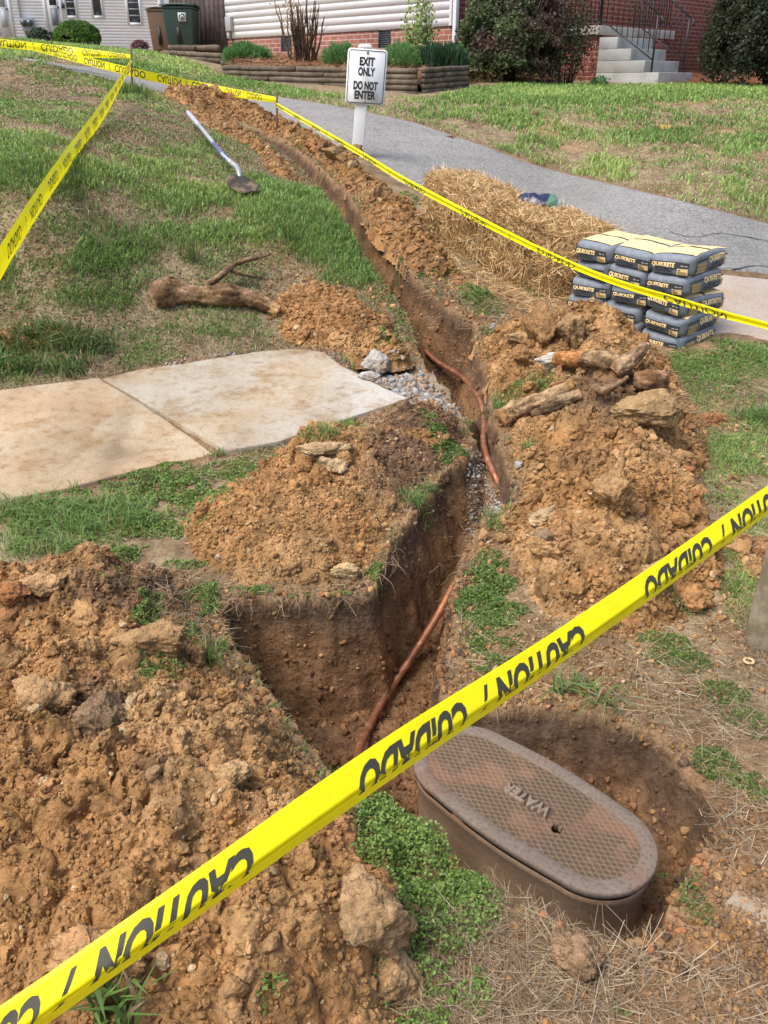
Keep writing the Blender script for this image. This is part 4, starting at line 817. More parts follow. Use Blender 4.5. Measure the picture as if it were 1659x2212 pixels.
wood('torn_stump', 'torn orange stump piece at the right end of the root pile',
     [limb([h(1370, 820, .03), h(1400, 822, .05), h(1425, 822, .05), h(1440, 828, .04)], [.03, .045, .04, .02], seed=12, col=(.38, .22, .12), endcol=(.52, .26, .10), amp=.35, m=36)], group='dug up tree roots')
wood('thin_root', 'thin crooked brown root in front of the dark soil lump on the right heap',
     [limb([h(1285, 835, .06), h(1300, 845, .07), h(1330, 832, .08), h(1355, 815, .09)], [.016, .02, .014, .009], seed=13, n=12, m=30)], group='dug up tree roots')
wood('dry_stick', 'straight grey dry stick lying below the meter box',
     [limb([h(1035, 1888, .012), h(1075, 1912, .012), h(1115, 1935, .01)], [.004, .0045, .003], seed=14, n=8, m=20, col=(.42, .36, .30), endcol=(.42, .36, .30), amp=.1)], cat='stick')
# little ring on the ground at the right
def ring():
    p = hit(1617, 1430, .004); mb = MB(); V = []; F = []
    bm = bmesh.new(); n, k = 28, 10
    for i in range(n):
        a = 2*math.pi*i/n
        for j in range(k): b = 2*math.pi*j/k; r = .0125+.0042*math.cos(b); V.append((r*math.cos(a), r*math.sin(a), .004+.0035*math.sin(b)))
    bm.free(); F = [(i*k+j, ((i+1) % n)*k+j, ((i+1) % n)*k+(j+1) % k, i*k+(j+1) % k) for i in range(n) for j in range(k)]
    o = mk('washer', V, F, M['plain'], None, (.62, .45, .24), smooth=True); o.location = tuple(p); tag(o, 'small tan plastic ring lying on the dirt by the wooden post', 'washer')
ring()
# ---------------------------------------------------------------- ribbons of straw
def ribbons(P, D, L, Wd, C, seed=0, bend=.25, up=None, seg=2):
    """P start (n,3), D direction (n,3) unit, L length, Wd width"""
    rs = np.random.RandomState(seed); n = len(P); S = rs.normal(size=(n, 3)); S -= D*np.einsum('ij,ij->i', S, D)[:, None]; S /= np.linalg.norm(S, axis=1)[:, None]
    Bn = np.cross(D, S); k = seg+1; V = np.zeros((n, k, 2, 3)); bd = rs.normal(0, bend, n)
    for i in range(k):
        f = i/seg; c = P+D*(L*f)[:, None]+Bn*(L*bd*f*f)[:, None]; w = (Wd*(1-.4*f))[:, None]*.5; V[:, i, 0] = c-S*w; V[:, i, 1] = c+S*w
    V = V.reshape(-1, 3); b = np.arange(n)*k*2; F = np.concatenate([np.stack([b+2*i, b+2*i+1, b+2*i+3, b+2*i+2], 1) for i in range(seg)]); return V, F, np.repeat(C, k*2, axis=0)
STRAW = np.array([(.76, .54, .27), (.58, .38, .17), (.86, .68, .40), (.34, .21, .09), (.68, .43, .19)])
def bale(P4, hts, label, seed, n):
    """P4: four ground corners (front-left, front-right, back-right, back-left)"""
    rs = np.random.RandomState(seed); t = empty('straw_bale', P4.mean(0), 0, label, 'straw bale', 'straw bales beside the drive'); c0 = P4.mean(0)
    Bq = P4-c0; Tq = Bq.copy()*np.array([.97, .97, 1]); Tq[:, 2] = Bq[:, 2]+np.array(hts); Bq[:, 2] -= .05
    K = 22; V = []; F = []
    faces = [(Bq[0], Bq[1], Tq[1], Tq[0]), (Bq[1], Bq[2], Tq[2], Tq[1]), (Bq[2], Bq[3], Tq[3], Tq[2]), (Bq[3], Bq[0], Tq[0], Tq[3]), (Tq[0], Tq[1], Tq[2], Tq[3])]
    ctr = (Bq.mean(0)+Tq.mean(0))/2; Pp = []; Nn = []; Dd = []; FC = []
    ar = [np.linalg.norm(np.cross(f[1]-f[0], f[3]-f[0])) for f in faces]
    for fi, f in enumerate(faces):
        u, v = np.meshgrid(np.linspace(0, 1, K), np.linspace(0, 1, K)); u, v = u.ravel()[:, None], v.ravel()[:, None]
        p = f[0]*(1-u)*(1-v)+f[1]*u*(1-v)+f[2]*u*v+f[3]*(1-u)*v; d = p-ctr; ee = np.minimum(np.minimum(u, 1-u), np.minimum(v, 1-v)); ax = np.abs(2*u-1)**4*.10+np.abs(2*v-1)**4*.10
        q = p-d*ax+d*(.14*fbm(p[:, 0]*5, p[:, 1]*7, p[:, 2]*7, oct=3, seed=seed))[:, None]; b = len(V)*0
        idx = np.arange(K*K).reshape(K, K)+K*K*fi; V.append(q); F.append(np.stack([idx[:-1, :-1], idx[:-1, 1:], idx[1:, 1:], idx[1:, :-1]], -1).reshape(-1, 4))
        m = int(n*ar[fi]/sum(ar)*(1.3 if fi in (0, 3, 4) else .35)); a, b = rs.uniform(0, 1, (m, 1)), rs.uniform(0, 1, (m, 1)); p = f[0]*(1-a)*(1-b)+f[1]*a*(1-b)+f[2]*a*b+f[3]*(1-a)*b; d = p-ctr; ax = np.abs(2*a-1)**4*.10+np.abs(2*b-1)**4*.10
        nn = np.cross(f[1]-f[0], f[3]-f[0]); nn /= np.linalg.norm(nn); q = p-d*ax+d*(.14*fbm(p[:, 0]*5, p[:, 1]*7, p[:, 2]*7, oct=3, seed=seed))[:, None]
        t1 = (f[1]-f[0])/np.linalg.norm(f[1]-f[0]); t2 = np.cross(nn, t1); th = rs.uniform(0, math.pi*2, (m, 1)); D = t1*np.cos(th)+t2*np.sin(th)+nn*np.abs(rs.normal(.12, .28, (m, 1)))
        if fi != 4: D[:, 2] -= .35
        D /= np.linalg.norm(D, axis=1)[:, None]; Pp.append(q-D*.02+nn*rs.uniform(-.005, .028, (m, 1))); Dd.append(D)
    core = mk('core', np.vstack(V), np.vstack(F), mat('straw_core', base=(.44, .28, .13), rough=.95, noise=[(60, .42, .58, (.16, .09, .04)), (130, .5, .6, (.55, .38, .18))], bump=[(90, .9, .02)]) if 'straw_core' not in bpy.data.materials else bpy.data.materials['straw_core'], t, smooth=True)
    P = np.vstack(Pp); D = np.vstack(Dd); m = len(P); V, F, C = ribbons(P, D, rs.uniform(.03, .10, m), rs.uniform(.0024, .0056, m), STRAW[rs.randint(0, 5, m)]*rs.uniform(.65, 1.15, (m, 1)), seed)
    s = mk('straw', V, F, M['straw'], t, C); return t
g4 = lambda L: np.array([hit(u, v) for u, v in L])
bale(g4([(905, 500), (1160, 640), (1245, 590), (1000, 455)]), [.37, .37, .30, .30], 'larger left straw bale standing against the spoil bank', 31, 25000)
bale(g4([(1155, 632), (1262, 645), (1345, 590), (1130, 520)]), [.34, .29, .25, .31], 'right straw bale with the small blue sack on top, next to the cement bags', 32, 17000)
rs = np.random.RandomState(8)
def straw_litter(poly, n, a, b, w, seed, cols, up=.15, lift=.004):
    rs = np.random.RandomState(seed); p = inpoly_pts(hits(poly), n, rs); z = top(p[:, 0], p[:, 1])+rs.uniform(0, lift, n); th = rs.uniform(0, 2*math.pi, n); D = np.column_stack([np.cos(th), np.sin(th), rs.normal(.02, up, n)]); D /= np.linalg.norm(D, axis=1)[:, None]
    return ribbons(np.column_stack([p, z]), D, rs.uniform(a, b, n), rs.uniform(w*.6, w*1.3, n), np.array(cols)[rs.randint(0, len(cols), n)]*rs.uniform(.7, 1.15, (n, 1)), seed, bend=.35, seg=3)
V, F, C = join([straw_litter([(930, 560), (1180, 700), (1250, 640), (1200, 560), (960, 470)], 1800, .03, .10, .003, 41, STRAW, .2, .02), straw_litter([(1240, 640), (1120, 690), (950, 620), (1000, 580)], 500, .03, .09, .003, 42, STRAW, .1)])
tag(mk('loose_straw', V, F, M['straw'], None, C), 'loose straw fallen around the foot of the bales', kind='stuff')
# ---------------------------------------------------------------- small garden sack on the right bale
def sack():
    a, b = atz(1125, 430, .86), atz(1205, 442, .86)
    p = hit(1163, 440, .335); n, k = 30, 20; V = []; F = []; C = []
    for i in range(n):
        for j in range(k):
            s = i/(n-1)*2-1; th = 2*math.pi*j/k; e = max(0, 1-abs(s)**4); w = .075*(.45+.55*e)*(1+.12*math.sin(5*s)); hh = .055*e**.6+.004
            r = 1+.35*float(fbm(np.array([s*4]), np.array([math.cos(th)*2]), np.array([math.sin(th)*2]), oct=2, seed=3)[0]); V.append((s*.155, w*math.cos(th)*r, hh*math.sin(th)*r+.01*math.sin(3*s)))
            c = (.012, .016, .055) if s < .4 else (.10, .20, .13)
            if -.75 < s < .1 and math.sin(th) > .2 and j % 5 > 2: c = (.07, .08, .14)
            if s > .35 and math.sin(th) < -.2: c = (.02, .025, .06)
            if s > .85: c = (.5, .55, .45)
            C.append(c)
    idx = np.arange(n*k).reshape(n, k); F = np.stack([idx[:-1], idx[1:], np.roll(idx, -1, 1)[1:], np.roll(idx, -1, 1)[:-1]], -1).reshape(-1, 4)
    o = mk('garden_sack', V, F, mat('glossy_film', attr=True, base=(1, 1, 1), rough=.28, bump=[(30, .5, .01)]), None, np.array(C), smooth=True)
    o.location = tuple(p); o.rotation_euler = (.25, .12, -.35); tag(o, 'small crumpled dark blue and green plastic sack on the right straw bale', 'sack')
sack()
# ---------------------------------------------------------------- paper sacks of concrete mix
def cement():
    W, D, H = .248, .375, .096
    paper = mat('sack_paper', attr=True, base=(1, 1, 1), rough=.8, noise=[(25, .45, .7, (.75, .76, .78), 'MULTIPLY')], bump=[(22, .6, .01), (90, .4, .004)])
    ink = mat('sack_print', attr=True, base=(1, 1, 1), rough=.8)
    BLUE, YEL, BLK = (.195, .22, .255), (.80, .60, .30), (.022, .024, .028)
    rs = np.random.RandomState(3)
    def warp(V, s):
        a, b, c = V[:, 0], V[:, 1], V[:, 2]; f = lambda k, q: fbm(a*q+k, b*q, c*q*1.4, oct=3, seed=int(s)+k)
        sag = -.018*(np.abs(b)/(D/2))**3*(.5+.5*math.sin(s))-.012*(a/W)*math.cos(s*1.7)
        return np.column_stack([a+.010*f(1, 7)+.003*f(4, 30), b+.012*f(2, 7)+.003*f(5, 30), c+(.008*f(3, 6)+sag)*(c/H)+.0025*f(6, 24)])
    def surf(u, v, side):   # side 0: front (x along), 1: right (y along); u 0..1, v 0..1
        bul = .010*math.sin(math.pi*v)*math.sin(math.pi*min(max(u, 0), 1))**.5
        if side == 0: return (-W/2+u*W, -D/2-bul, v*H)
        return (W/2+bul, -D/2+u*D, v*H)
    def make(root, var=0):
        SG = var*7
        # body as a pillow box
        K = 22; V = []; F = []; C = []
        n = 40
        def ringat(z, s):
            P = []
            for k in range(n):
                a = 2*math.pi*(k+.5)/n; c, d = math.cos(a), math.sin(a); e = 4.5*1.6
                r = (abs(c)**e+abs(d)**e)**(-1/e); P.append((W/2*s*c*r, D/2*s*d*r, z))
            return P
        zs = [0, .004, .014, .029, .048, .067, .081, .090, .096]; ss = [.90, .965, .995, 1.0, 1.008, 1.004, 1.0, .975, .925]
        for z, s in zip(zs, ss): V += ringat(z, s)
        for r in (.7, .5, .3, .12): V += ringat(H+.008*(1-r), r*.925)
        m = len(V)//n
        for i in range(m-1):
            for k in range(n): F.append((i*n+k, i*n+(k+1) % n, (i+1)*n+(k+1) % n, (i+1)*n+k))
        F.append(tuple(range((m-1)*n, m*n))); F.append(tuple(range(n-1, -1, -1)))
        V = np.array(V); X0, Y0, Z0 = V[:, 0].copy(), V[:, 1].copy(), V[:, 2].copy(); V = warp(V, SG)
        b = mk('paper_sack', V, F, paper, root, BLUE, smooth=True)
        # yellow top panels: sheets 1.5 mm above the top
        def top_panel(x0, x1, y0, y1, name='top_panel', c=YEL):
            X, Y = np.meshgrid(np.linspace(x0, x1, 14), np.linspace(y0, y1, 14)); x, y = X.ravel(), Y.ravel(); rr = np.maximum(np.abs(x)/(W/2), np.abs(y)/(D/2)); z = H+.0005+.008*(1-np.clip(rr/.925, 0, 1))+.0045*1-.004*sstep(.86, .95, rr); idx = np.arange(196).reshape(14, 14)
            return mk(name, warp(np.column_stack([x, y, z]), SG), np.stack([idx[:-1, :-1], idx[:-1, 1:], idx[1:, 1:], idx[1:, :-1]], -1).reshape(-1, 4), paper, root, c, smooth=True)
        top_panel(-W*.42, W*.455, -D*.38, -D*.02); top_panel(-W*.42, W*.455, D*.04, D*.45)
        mb = MB()
        def quad(side, u0, u1, v0, v1, c, off=.0045, nn=8):
            n0 = len(mb.V); P = []
            for i in range(nn+1):
                for v in (v0, v1):
                    p = surf(u0+(u1-u0)*i/nn, v, side); P.append((p[0]+(off if side else 0), p[1]-(0 if side else off), p[2]))
            mb.add(P, [(2*i, 2*i+2, 2*i+3, 2*i+1) for i in range(nn)], c)
        def word(s, side, uc, v, size, c, off=.0065, sx=1.0):
            V2, F2 = text2d(s, .04, size, sx); L = D if side else W; P = []
            for x, y in V2: p = surf(uc+x/L, v+y/H, side); P.append((p[0]+(off if side else 0), p[1]-(0 if side else off), p[2]))
            mb.add(P, F2, c)
        quad(0, .09, .97, .50, .80, BLK); word('QUIKRETE', 0, .40, .52, .030, YEL, sx=.92); word('NO. 1101', 0, .87, .60, .009, (.5, .5, .45))
        word('High Strength', 0, .36, .36, .015, BLK, .0058); word('CONCRETE MIX', 0, .36, .19, .018, BLK, .0058)
        quad(0, .73, .95, .10, .46, YEL, .005); word('50', 0, .78, .33, .012, BLK); quad(0, .75, .93, .13, .29, (.36, .25, .10), .0058)
        quad(1, .10, .90, .70, .76, BLK); quad(1, .14, .34, .10, .60, (.50, .35, .15), .005); quad(1, .14, .34, .42, .44, BLK, .0058); quad(1, .14, .34, .24, .26, BLK, .0058)
        word('QUIKRETE', 1, .60, .55, .036, YEL, sx=.95); word('High Strength', 1, .60, .33, .017, BLK, .0058); word('CONCRETE MIX', 1, .60, .13, .019, BLK, .0058); quad(1, .83, .89, .15, .55, (.50, .35, .15), .003)
        mb.V = [tuple(v) for v in warp(np.array(mb.V), SG)]; mb.build('printed_label', ink, root); return root
    # three columns of five
    base = hit(1478, 752, 0); ca = hit(1405, 742, 0); L0 = atz(1388, 742, base[2]); L1 = atz(1480, 757, base[2]); ang = -0.86
    ex = np.array([math.cos(ang), math.sin(ang), 0]); ey = np.array([-math.sin(ang), math.cos(ang), 0])
    corner = np.array([1.535, 4.38, .25]); zb = .25; print('ground at bags', G(1.5, 4.5))
    words = ['top', 'second', 'middle', 'fourth', 'bottom']; cols = ['left', 'middle', 'right']; protos = {}
    jit = np.random.RandomState(12)
    tilt = {(1, 0): .05, (2, 2): .07, (2, 3): .07}
    for c in range(3):
        for r in range(5):
            k = 2-c; ctr = corner-ex*(W/2+k*(W+.020))+ey*(D/2+ (.0 if c == 2 else .02))+ex*jit.uniform(-.014, .014)+ey*jit.uniform(-.015, .015)+ex*(.012*(4-r) if c == 0 else 0)
            z = zb-.012+(4-r)*(H+.003); rz = ang+jit.uniform(-.14, .14)
            lab = {0: 'top', 1: 'second from the top', 2: 'middle', 3: 'second from the bottom', 4: 'lowest'}[r]+' concrete mix sack of the '+cols[c]+' pile'
            if c == 2 and r == 0: lab = 'top concrete mix sack of the right pile, nearest and fully visible'
            lab = 'blue grey '+lab
            root = empty('cement_bag', (ctr[0], ctr[1], z), rz, lab, 'cement bag', 'stacked bags of concrete mix')
            root.rotation_euler = (jit.uniform(-.03, .04)+(.065 if r == 0 else .015), jit.uniform(-.03, .04)+tilt.get((c, r), 0), rz)
            var = (c*2+r*3) % 5
            if var not in protos: make(root, var); protos[var] = root
            else:
                for ch in protos[var].children:
                    d = ch.copy(); COL.objects.link(d); d.parent = root
cement()
# ---------------------------------------------------------------- houses (each in its own frame: local x along the wall, local y into the house)
def brickmat(name, c1, c2, mortar, sc=1.0, axis='XZ'):
    m = bpy.data.materials.new(name); m.use_nodes = True; nt = m.node_tree; N = nt.nodes; L = nt.links; b = N['Principled BSDF']; b.inputs['Roughness'].default_value = .85; b.inputs['Specular IOR Level'].default_value = .2
    tc = N.new('ShaderNodeTexCoord'); sp = N.new('ShaderNodeSeparateXYZ'); cb = N.new('ShaderNodeCombineXYZ'); L.new(tc.outputs['Object'], sp.inputs[0])
    ad = N.new('ShaderNodeMath'); ad.operation = 'ADD'; L.new(sp.outputs[0], ad.inputs[0]); L.new(sp.outputs[1], ad.inputs[1]); L.new(ad.outputs[0], cb.inputs[0]); L.new(sp.outputs[2], cb.inputs[1])
    t = N.new('ShaderNodeTexBrick'); t.inputs['Color1'].default_value = (*c1, 1); t.inputs['Color2'].default_value = (*c2, 1); t.inputs['Mortar'].default_value = (*mortar, 1)
    t.inputs['Scale'].default_value = 1; t.inputs['Brick Width'].default_value = .235; t.inputs['Row Height'].default_value = .082; t.inputs['Mortar Size'].default_value = .007; t.inputs['Mortar Smooth'].default_value = .2; L.new(cb.outputs[0], t.inputs['Vector'])
    n = N.new('ShaderNodeTexNoise'); n.inputs['Scale'].default_value = 9; L.new(tc.outputs['Object'], n.inputs['Vector']); mx = N.new('ShaderNodeMix'); mx.data_type = 'RGBA'; mx.blend_type = 'MULTIPLY'; mx.inputs[0].default_value = .45; L.new(t.outputs[0], mx.inputs[6]); L.new(n.outputs[0], mx.inputs[7]); L.new(mx.outputs[2], b.inputs['Base Color'])
    bp = N.new('ShaderNodeBump'); bp.inputs['Strength'].default_value = .5; bp.inputs['Distance'].default_value = .01; bp.invert = True; L.new(t.outputs['Fac'], bp.inputs['Height']); L.new(bp.outputs[0], b.inputs['Normal']); return m
M['brick'] = brickmat('brick', (.30, .085, .055), (.22, .065, .045), (.42, .33, .28))
M['brick2'] = brickmat('brick_foundation', (.34, .13, .09), (.27, .11, .085), (.48, .40, .35))
M['siding'] = mat('siding', attr=True, base=(1, 1, 1), rough=.6, noise=[(2, .6, .8, (.95, .95, .93), 'MULTIPLY')])
M['glass'] = mat('window_glass', base=(.05, .06, .07), rough=.12, spec=.6)
M['trim'] = mat('white_trim', base=(.80, .81, .82), rough=.5)
M['iron'] = mat('black_iron', base=(.02, .02, .022), rough=.5)
def siding(mb, x0, x1, z0, z1, y, step, col=(.93, .93, .94), face=-1):
    z = z0
    while z < z1-.01:
        b = min(z+step, z1); d = .006
        mb.add([(x0, y+face*d, z), (x1, y+face*d, z), (x1, y, b), (x0, y, b), (x0, y, z), (x1, y, z)], [(0, 1, 2, 3), (4, 5, 1, 0)], col); z = b
# --- near house: side wall runs back to the left, front wall to the right
CB = np.array([1.27, 17.2]); e1 = np.array([-.70, .714]); e1 /= np.linalg.norm(e1); angS = math.atan2(-e1[1], -e1[0])   # local x points from the back corner to the near corner
LW = 7.0; bc = CB+e1*LW; hz = 1.30
H = empty('brick_house', (bc[0], bc[1], hz), angS, 'brick house with white siding above a brick foundation and a raised front porch', 'house')
z_s = 2.42-hz
mb = MB(); siding(mb, .0, LW-.16, z_s, 4.2, 0, .127); mb.build('siding', M['siding'], H)
for a, b in ((-.10, 0), (LW-.16, LW-.10)): MB().box(a, b, -.03, .05, z_s, 4.2).build('corner_board', M['trim'], H, bevel=.004)
wb_ = MB(); yb = .012
vents = [(2.05, 2.40), (5.02, 5.36)]; xs = [0]; 
for a, b in vents: xs += [a, b]
xs += [LW-.10]
for i in range(0, len(xs), 2): wb_.box(xs[i], xs[i+1], yb, .2, -1.0, z_s)
for a, b in vents: wb_.box(a, b, yb, .2, -1.0, z_s-.30).box(a, b, yb+.08, .2, z_s-.30, z_s)
wb_.build('foundation', M['brick2'], H)
for a, b in vents:
    g = MB()
    for k in range(7): z = z_s-.28+k*.037; g.box(a+.02, b-.02, yb+.01, yb+.03, z, z+.022, (.05, .06, .08))
    g.box(a, a+.02, yb-.003, yb+.03, z_s-.298, z_s-.003, (.04, .045, .06)).box(b-.02, b, yb-.003, yb+.03, z_s-.298, z_s-.003, (.04, .045, .06)); g.build('foundation_vent', M['plain'], H)
MB().box(LW-.10, LW, 0, .2, -1.0, 4.2).box(LW-.2, LW, .2, 15, -1.0, 4.2).build('brick_wall', M['brick'], H)
MB().box(LW-.028, LW+.05, -.085, -.005, .10, 4.2, (.78, .79, .82)).build('downspout', M['siding'], H, bevel=.008)
MB().box(.22, .42, -.10, -.02, z_s+.14, z_s+.42, (.40, .41, .42)).box(.29, .34, -.07, -.03, z_s-.02, z_s+.14, (.2, .2, .2)).build('phone_box', M['plain'], H, bevel=.008)
# porch on the front wall: local frame +x beyond LW is out in front of the front wall; y runs along it
hl = lambda p: np.array([np.dot(np.asarray(p)[:2]-bc, -e1), np.dot(np.asarray(p)[:2]-bc, [e1[1], -e1[0]])])   # world xy -> local
if True:
    c_, s_ = math.cos(angS), math.sin(angS); hl = lambda p: np.array([(p[0]-bc[0])*c_+(p[1]-bc[1])*s_, -(p[0]-bc[0])*s_+(p[1]-bc[1])*c_])
S0 = hl(atY(1420, 182, 17.0)); zst = 1.50-hz; rs_h, tr, wst = .192, .30, 1.22
px1 = S0[0]-3*tr-.45      # porch front edge
zp = zst+5*rs_h
py0 = S0[1]
MB().box(LW+.003, px1, py0, py0+2.6, -.8, zp-.15).build('porch_brick', M['brick'], H)
conc = mat('step_concrete', attr=True, base=(1, 1, 1), rough=.9, noise=[(3, .4, .7, (.72, .72, .70), 'MULTIPLY'), (40, .5, .7, (.85, .85, .84), 'MULTIPLY')])
MB().box(LW+.003, px1+.06, py0-.06, py0+2.7, zp-.15, zp, (.50, .46, .40)).build('porch_slab', conc, H, bevel=.008)
st = MB()
for k in range(4):
    xk = S0[0]-k*tr; x_in = px1+.063 if k == 3 else S0[0]-(k+1)*tr
    xl = px1+.063; z0 = zst-.5 if k == 0 else zst+k*rs_h
    st.box(xl, xk, py0+(0 if k else .0)-0.002*k, py0+wst, z0, zst+(k+1)*rs_h-.002, (.43, .44, .43))
st.build('concrete_steps', conc, H, bevel=.006)
# nosing lines
rl = MB()
def rail(y):
    xa, xb = px1+.02, S0[0]-tr*.62; za, zb = zp, zst+2*rs_h-.02
    zt = zst+rs_h
    def zl(x): return za+(x-xa)/(xb-xa)*(zb-za)
    rl.tube([(xb, y, zt-.02), (xb, y, zb+.72)], .018, 6); rl.tube([(xa, y, zp), (xa, y, zp+1.3)], .018, 6)
    rl.tube([(xa, y, za+.10), (xb, y, zb+.02)], .011, 6); rl.tube([(xa, y, za+.92), (xb+.05, y, zb+.70)], .014, 6); rl.tube([(xb+.05, y, zb+.70), (xb+.11, y, zb+.62), (xb+.09, y, zb+.58)], .016, 6)
    for k in range(1, 10): x = xa+(xb-xa)*k/10; rl.tube([(x, y, zl(x)+.08), (x, y, zl(x)+.88)], .008, 5)
rail(py0+.06); rail(py0+wst-.05); rl.build('stair_railing', M['iron'], H, col=False)
rl = MB()
rl.tube([(px1, py0+.05, zp), (px1, py0+.05, zp+1.3)], .02, 6)
for k in range(0, 13): x = LW+.25+(px1-LW-.28)*k/12; rl.tube([(x, py0+.03, zp+.08), (x, py0+.03, zp+1.2)], .008, 5)
rl.tube([(LW+.01, py0+.03, zp+.08), (px1, py0+.03, zp+.08)], .012, 5)
rl.build('porch_railing', M['iron'], H, col=False); rl = MB()
for k in range(0, 16): y = py0+wst+.05+1.4*k/15; rl.tube([(px1-.02, y, zp+.08), (px1-.02, y, zp+1.2)], .008, 5)
rl.tube([(px1-.02, py0+wst, zp+.08), (px1-.02, py0+2.5, zp+.08)], .012, 5)
rl.build('porch_railing', M['iron'], H, col=False)
d0 = py0-.35
MB().box(LW+.003, LW+.06, d0, d0+1.0, zp+.02, 4.0, (.75, .77, .78)).build('door_frame', M['siding'], H)
MB().box(LW+.062, LW+.075, d0+.12, d0+.88, zp+.32, 3.9, (.5, .55, .58)).build('door_pane', M['glass'], H)
MB().box(-.05, LW+.45, -.45, 8, 4.2, 4.35, (.7, .7, .7)).build('roof', M['siding'], H)
MB().box(LW-7.2, LW-.2, .25, 7.2, -1.0, -.8, (.2, .2, .2)).build('floor_slab', M['plain'], H)
# front walk, a thin pale strip
# --- dark board fence / shed at the back corner
f0 = atY(374, 100, 23.0); f1 = atY(476, 112, 22.2); t = empty('board_fence', (f0[0], f0[1], 1.7), math.atan2(f1[1]-f0[1], f1[0]-f0[0]), 'dark weathered board fence between the bins and the brick house', 'fence'); LF = np.linalg.norm((f1-f0)[:2])+.12
mb = MB(); rr_ = random.Random(4); x = 0
while x < LF: w = .14; c = rr_.uniform(.7, 1.15); mb.box(x, x+w-.006, 0, .02+rr_.uniform(0, .006), 0, 2.6, (.115*c, .085*c, .075*c)); x += w
mb.build('boards', mat('old_boards', attr=True, base=(1, 1, 1), rough=.9, noise=[(8, .4, .6, (.6, .58, .58), 'MULTIPLY')]), t); MB().box(0, LF, .03, .07, 2.0, 2.09, (.1, .08, .07)).box(0, LF, .03, .07, .5, .59, (.1, .08, .07)).build('rail', M['matte'], t)
# --- white house far left
w0 = atY(-60, 70, 41.0); w1 = atY(352, 108, 42.5); angW = math.atan2(w1[1]-w0[1], w1[0]-w0[0]); zw = 2.3
HW = empty('white_house', (w0[0], w0[1], zw), angW, 'long white clapboard house with doors and dark windows at the far left', 'house')
LWW = np.linalg.norm((w1-w0)[:2]); cw, sw = math.cos(angW), math.sin(angW); wx = lambda u, v=60: (lambda r: (lambda s: ((r[0]*s-w0[0])*cw+(r[1]*s-w0[1])*sw))((w0[1]*cw-w0[0]*sw)/(r[1]*cw-r[0]*sw)))(ray(u, v))
def wz(u, v): r = ray(u, v); s = (w0[1]*cw-w0[0]*sw)/(r[1]*cw-r[0]*sw); return CAMZ+r[2]*s-zw
mb = MB(); siding(mb, -6, LWW, -.4, 5, 0, .115, (.95, .95, .96)); mb.build('siding', M['siding'], HW)
MB().box(LWW, LWW+.12, -.05, .2, -.4, 5, (.8, .8, .82)).build('corner_board', M['siding'], HW)
MB().box(-6, LWW+.1, .21, 7, -.4, 5, (.7, .7, .7)).build('wall', M['siding'], HW); MB().box(-6.5, LWW+.6, -.6, 7.5, 5, 5.2, (.3, .3, .3)).build('roof', M['plain'], HW)
def win(u0, u1, vb, sash=True):
    x0, x1, zb = wx(u0), wx(u1), wz((u0+u1)/2, vb); fr = MB(); z1 = zb+1.6; b = .10
    fr.box(x0-b, x0, -.045, .05, zb-b, z1).box(x1, x1+b, -.045, .05, zb-b, z1).box(x0, x1, -.055, .05, zb-b, zb); f = fr.build('window', M['trim'], HW, col=False)
    MB().box(x0, x1, -.022, .0, zb, z1).build('pane', M['glass'], f, col=False)
    if sash:
        s = MB()
        for k in range(1, 4): s.box(x0, x1, -.032, -.022, zb+.24*k, zb+.24*k+.045)
        s.build('sash_bar', mat('old_sash', base=(.35, .36, .38)) if 'old_sash' not in bpy.data.materials else bpy.data.materials['old_sash'], f, col=False)
win(150, 168, 34); win(207, 224, 34, False); win(282, 305, 49)
def door(u0, u1, vb, dark):
    x0, x1, zb = wx(u0), wx(u1), wz((u0+u1)/2, vb); fr = MB(); fr.box(x0-.12, x0, -.05, .05, zb, zb+2.3).box(x1, x1+.12, -.05, .05, zb, zb+2.3); fr.box(x0, x1, -.03, .04, zb, zb+2.3); f = fr.build('door', M['trim'], HW, col=False)
    MB().box(x0+.14, x1-.10, -.036, -.03, zb+.35, zb+1.0).build('lower_pane', mat('screen%d' % dark, base=(.20, .22, .25) if dark else (.45, .48, .50), rough=.4), f, col=False)
    MB().box(x0+.14, x1-.10, -.036, -.03, zb+1.1, zb+2.0).build('upper_pane', M['glass'] if dark else bpy.data.materials['screen0'], f, col=False)
    MB().tube([(x1-.05, -.05, zb+1.0), (x1-.05, -.09, zb+1.04)], .03, 8).build('handle', M['iron'], f, col=False)
door(-2, 25, 80, 0); door(107, 135, 76, 1)
def meterset():
    x0, x1 = wx(50), wx(76); zb, zt = wz(62, 68), wz(62, 40); t = MB()
    t.box(x0, x1, -.30, -.02, zb, zt, (.30, .35, .40)); q = t.build('electric_meter', M['plain'], HW, bevel=.02)
    MB().tube([((x0+x1)/2-.25, -.10, zt), ((x0+x1)/2-.25, -.10, zt+2.5)], .045, 8, (.5, .52, .55)).tube([((x0+x1)/2-.15, -.10, zb-.7), ((x0+x1)/2-.15, -.10, zb)], .04, 8, (.25, .27, .3)).build('conduit', M['plain'], HW)
    for k in (.22, .72):
        c = ((x0*(1-k)+x1*k), -.30, zt*.62+zb*.38); MB().tube([(c[0], c[1], c[2]), (c[0], c[1]-.12, c[2])], .13, 14, (.15, .18, .2)).build('meter_dial', M['glass'], q, col=False)
meterset()
MB().box(wx(133, 12)-.0, wx(133, 12)+.12, -.15, -.02, wz(133, 18), wz(133, 8), (.05, .05, .06)).build('wall_lamp', M['plain'], HW)
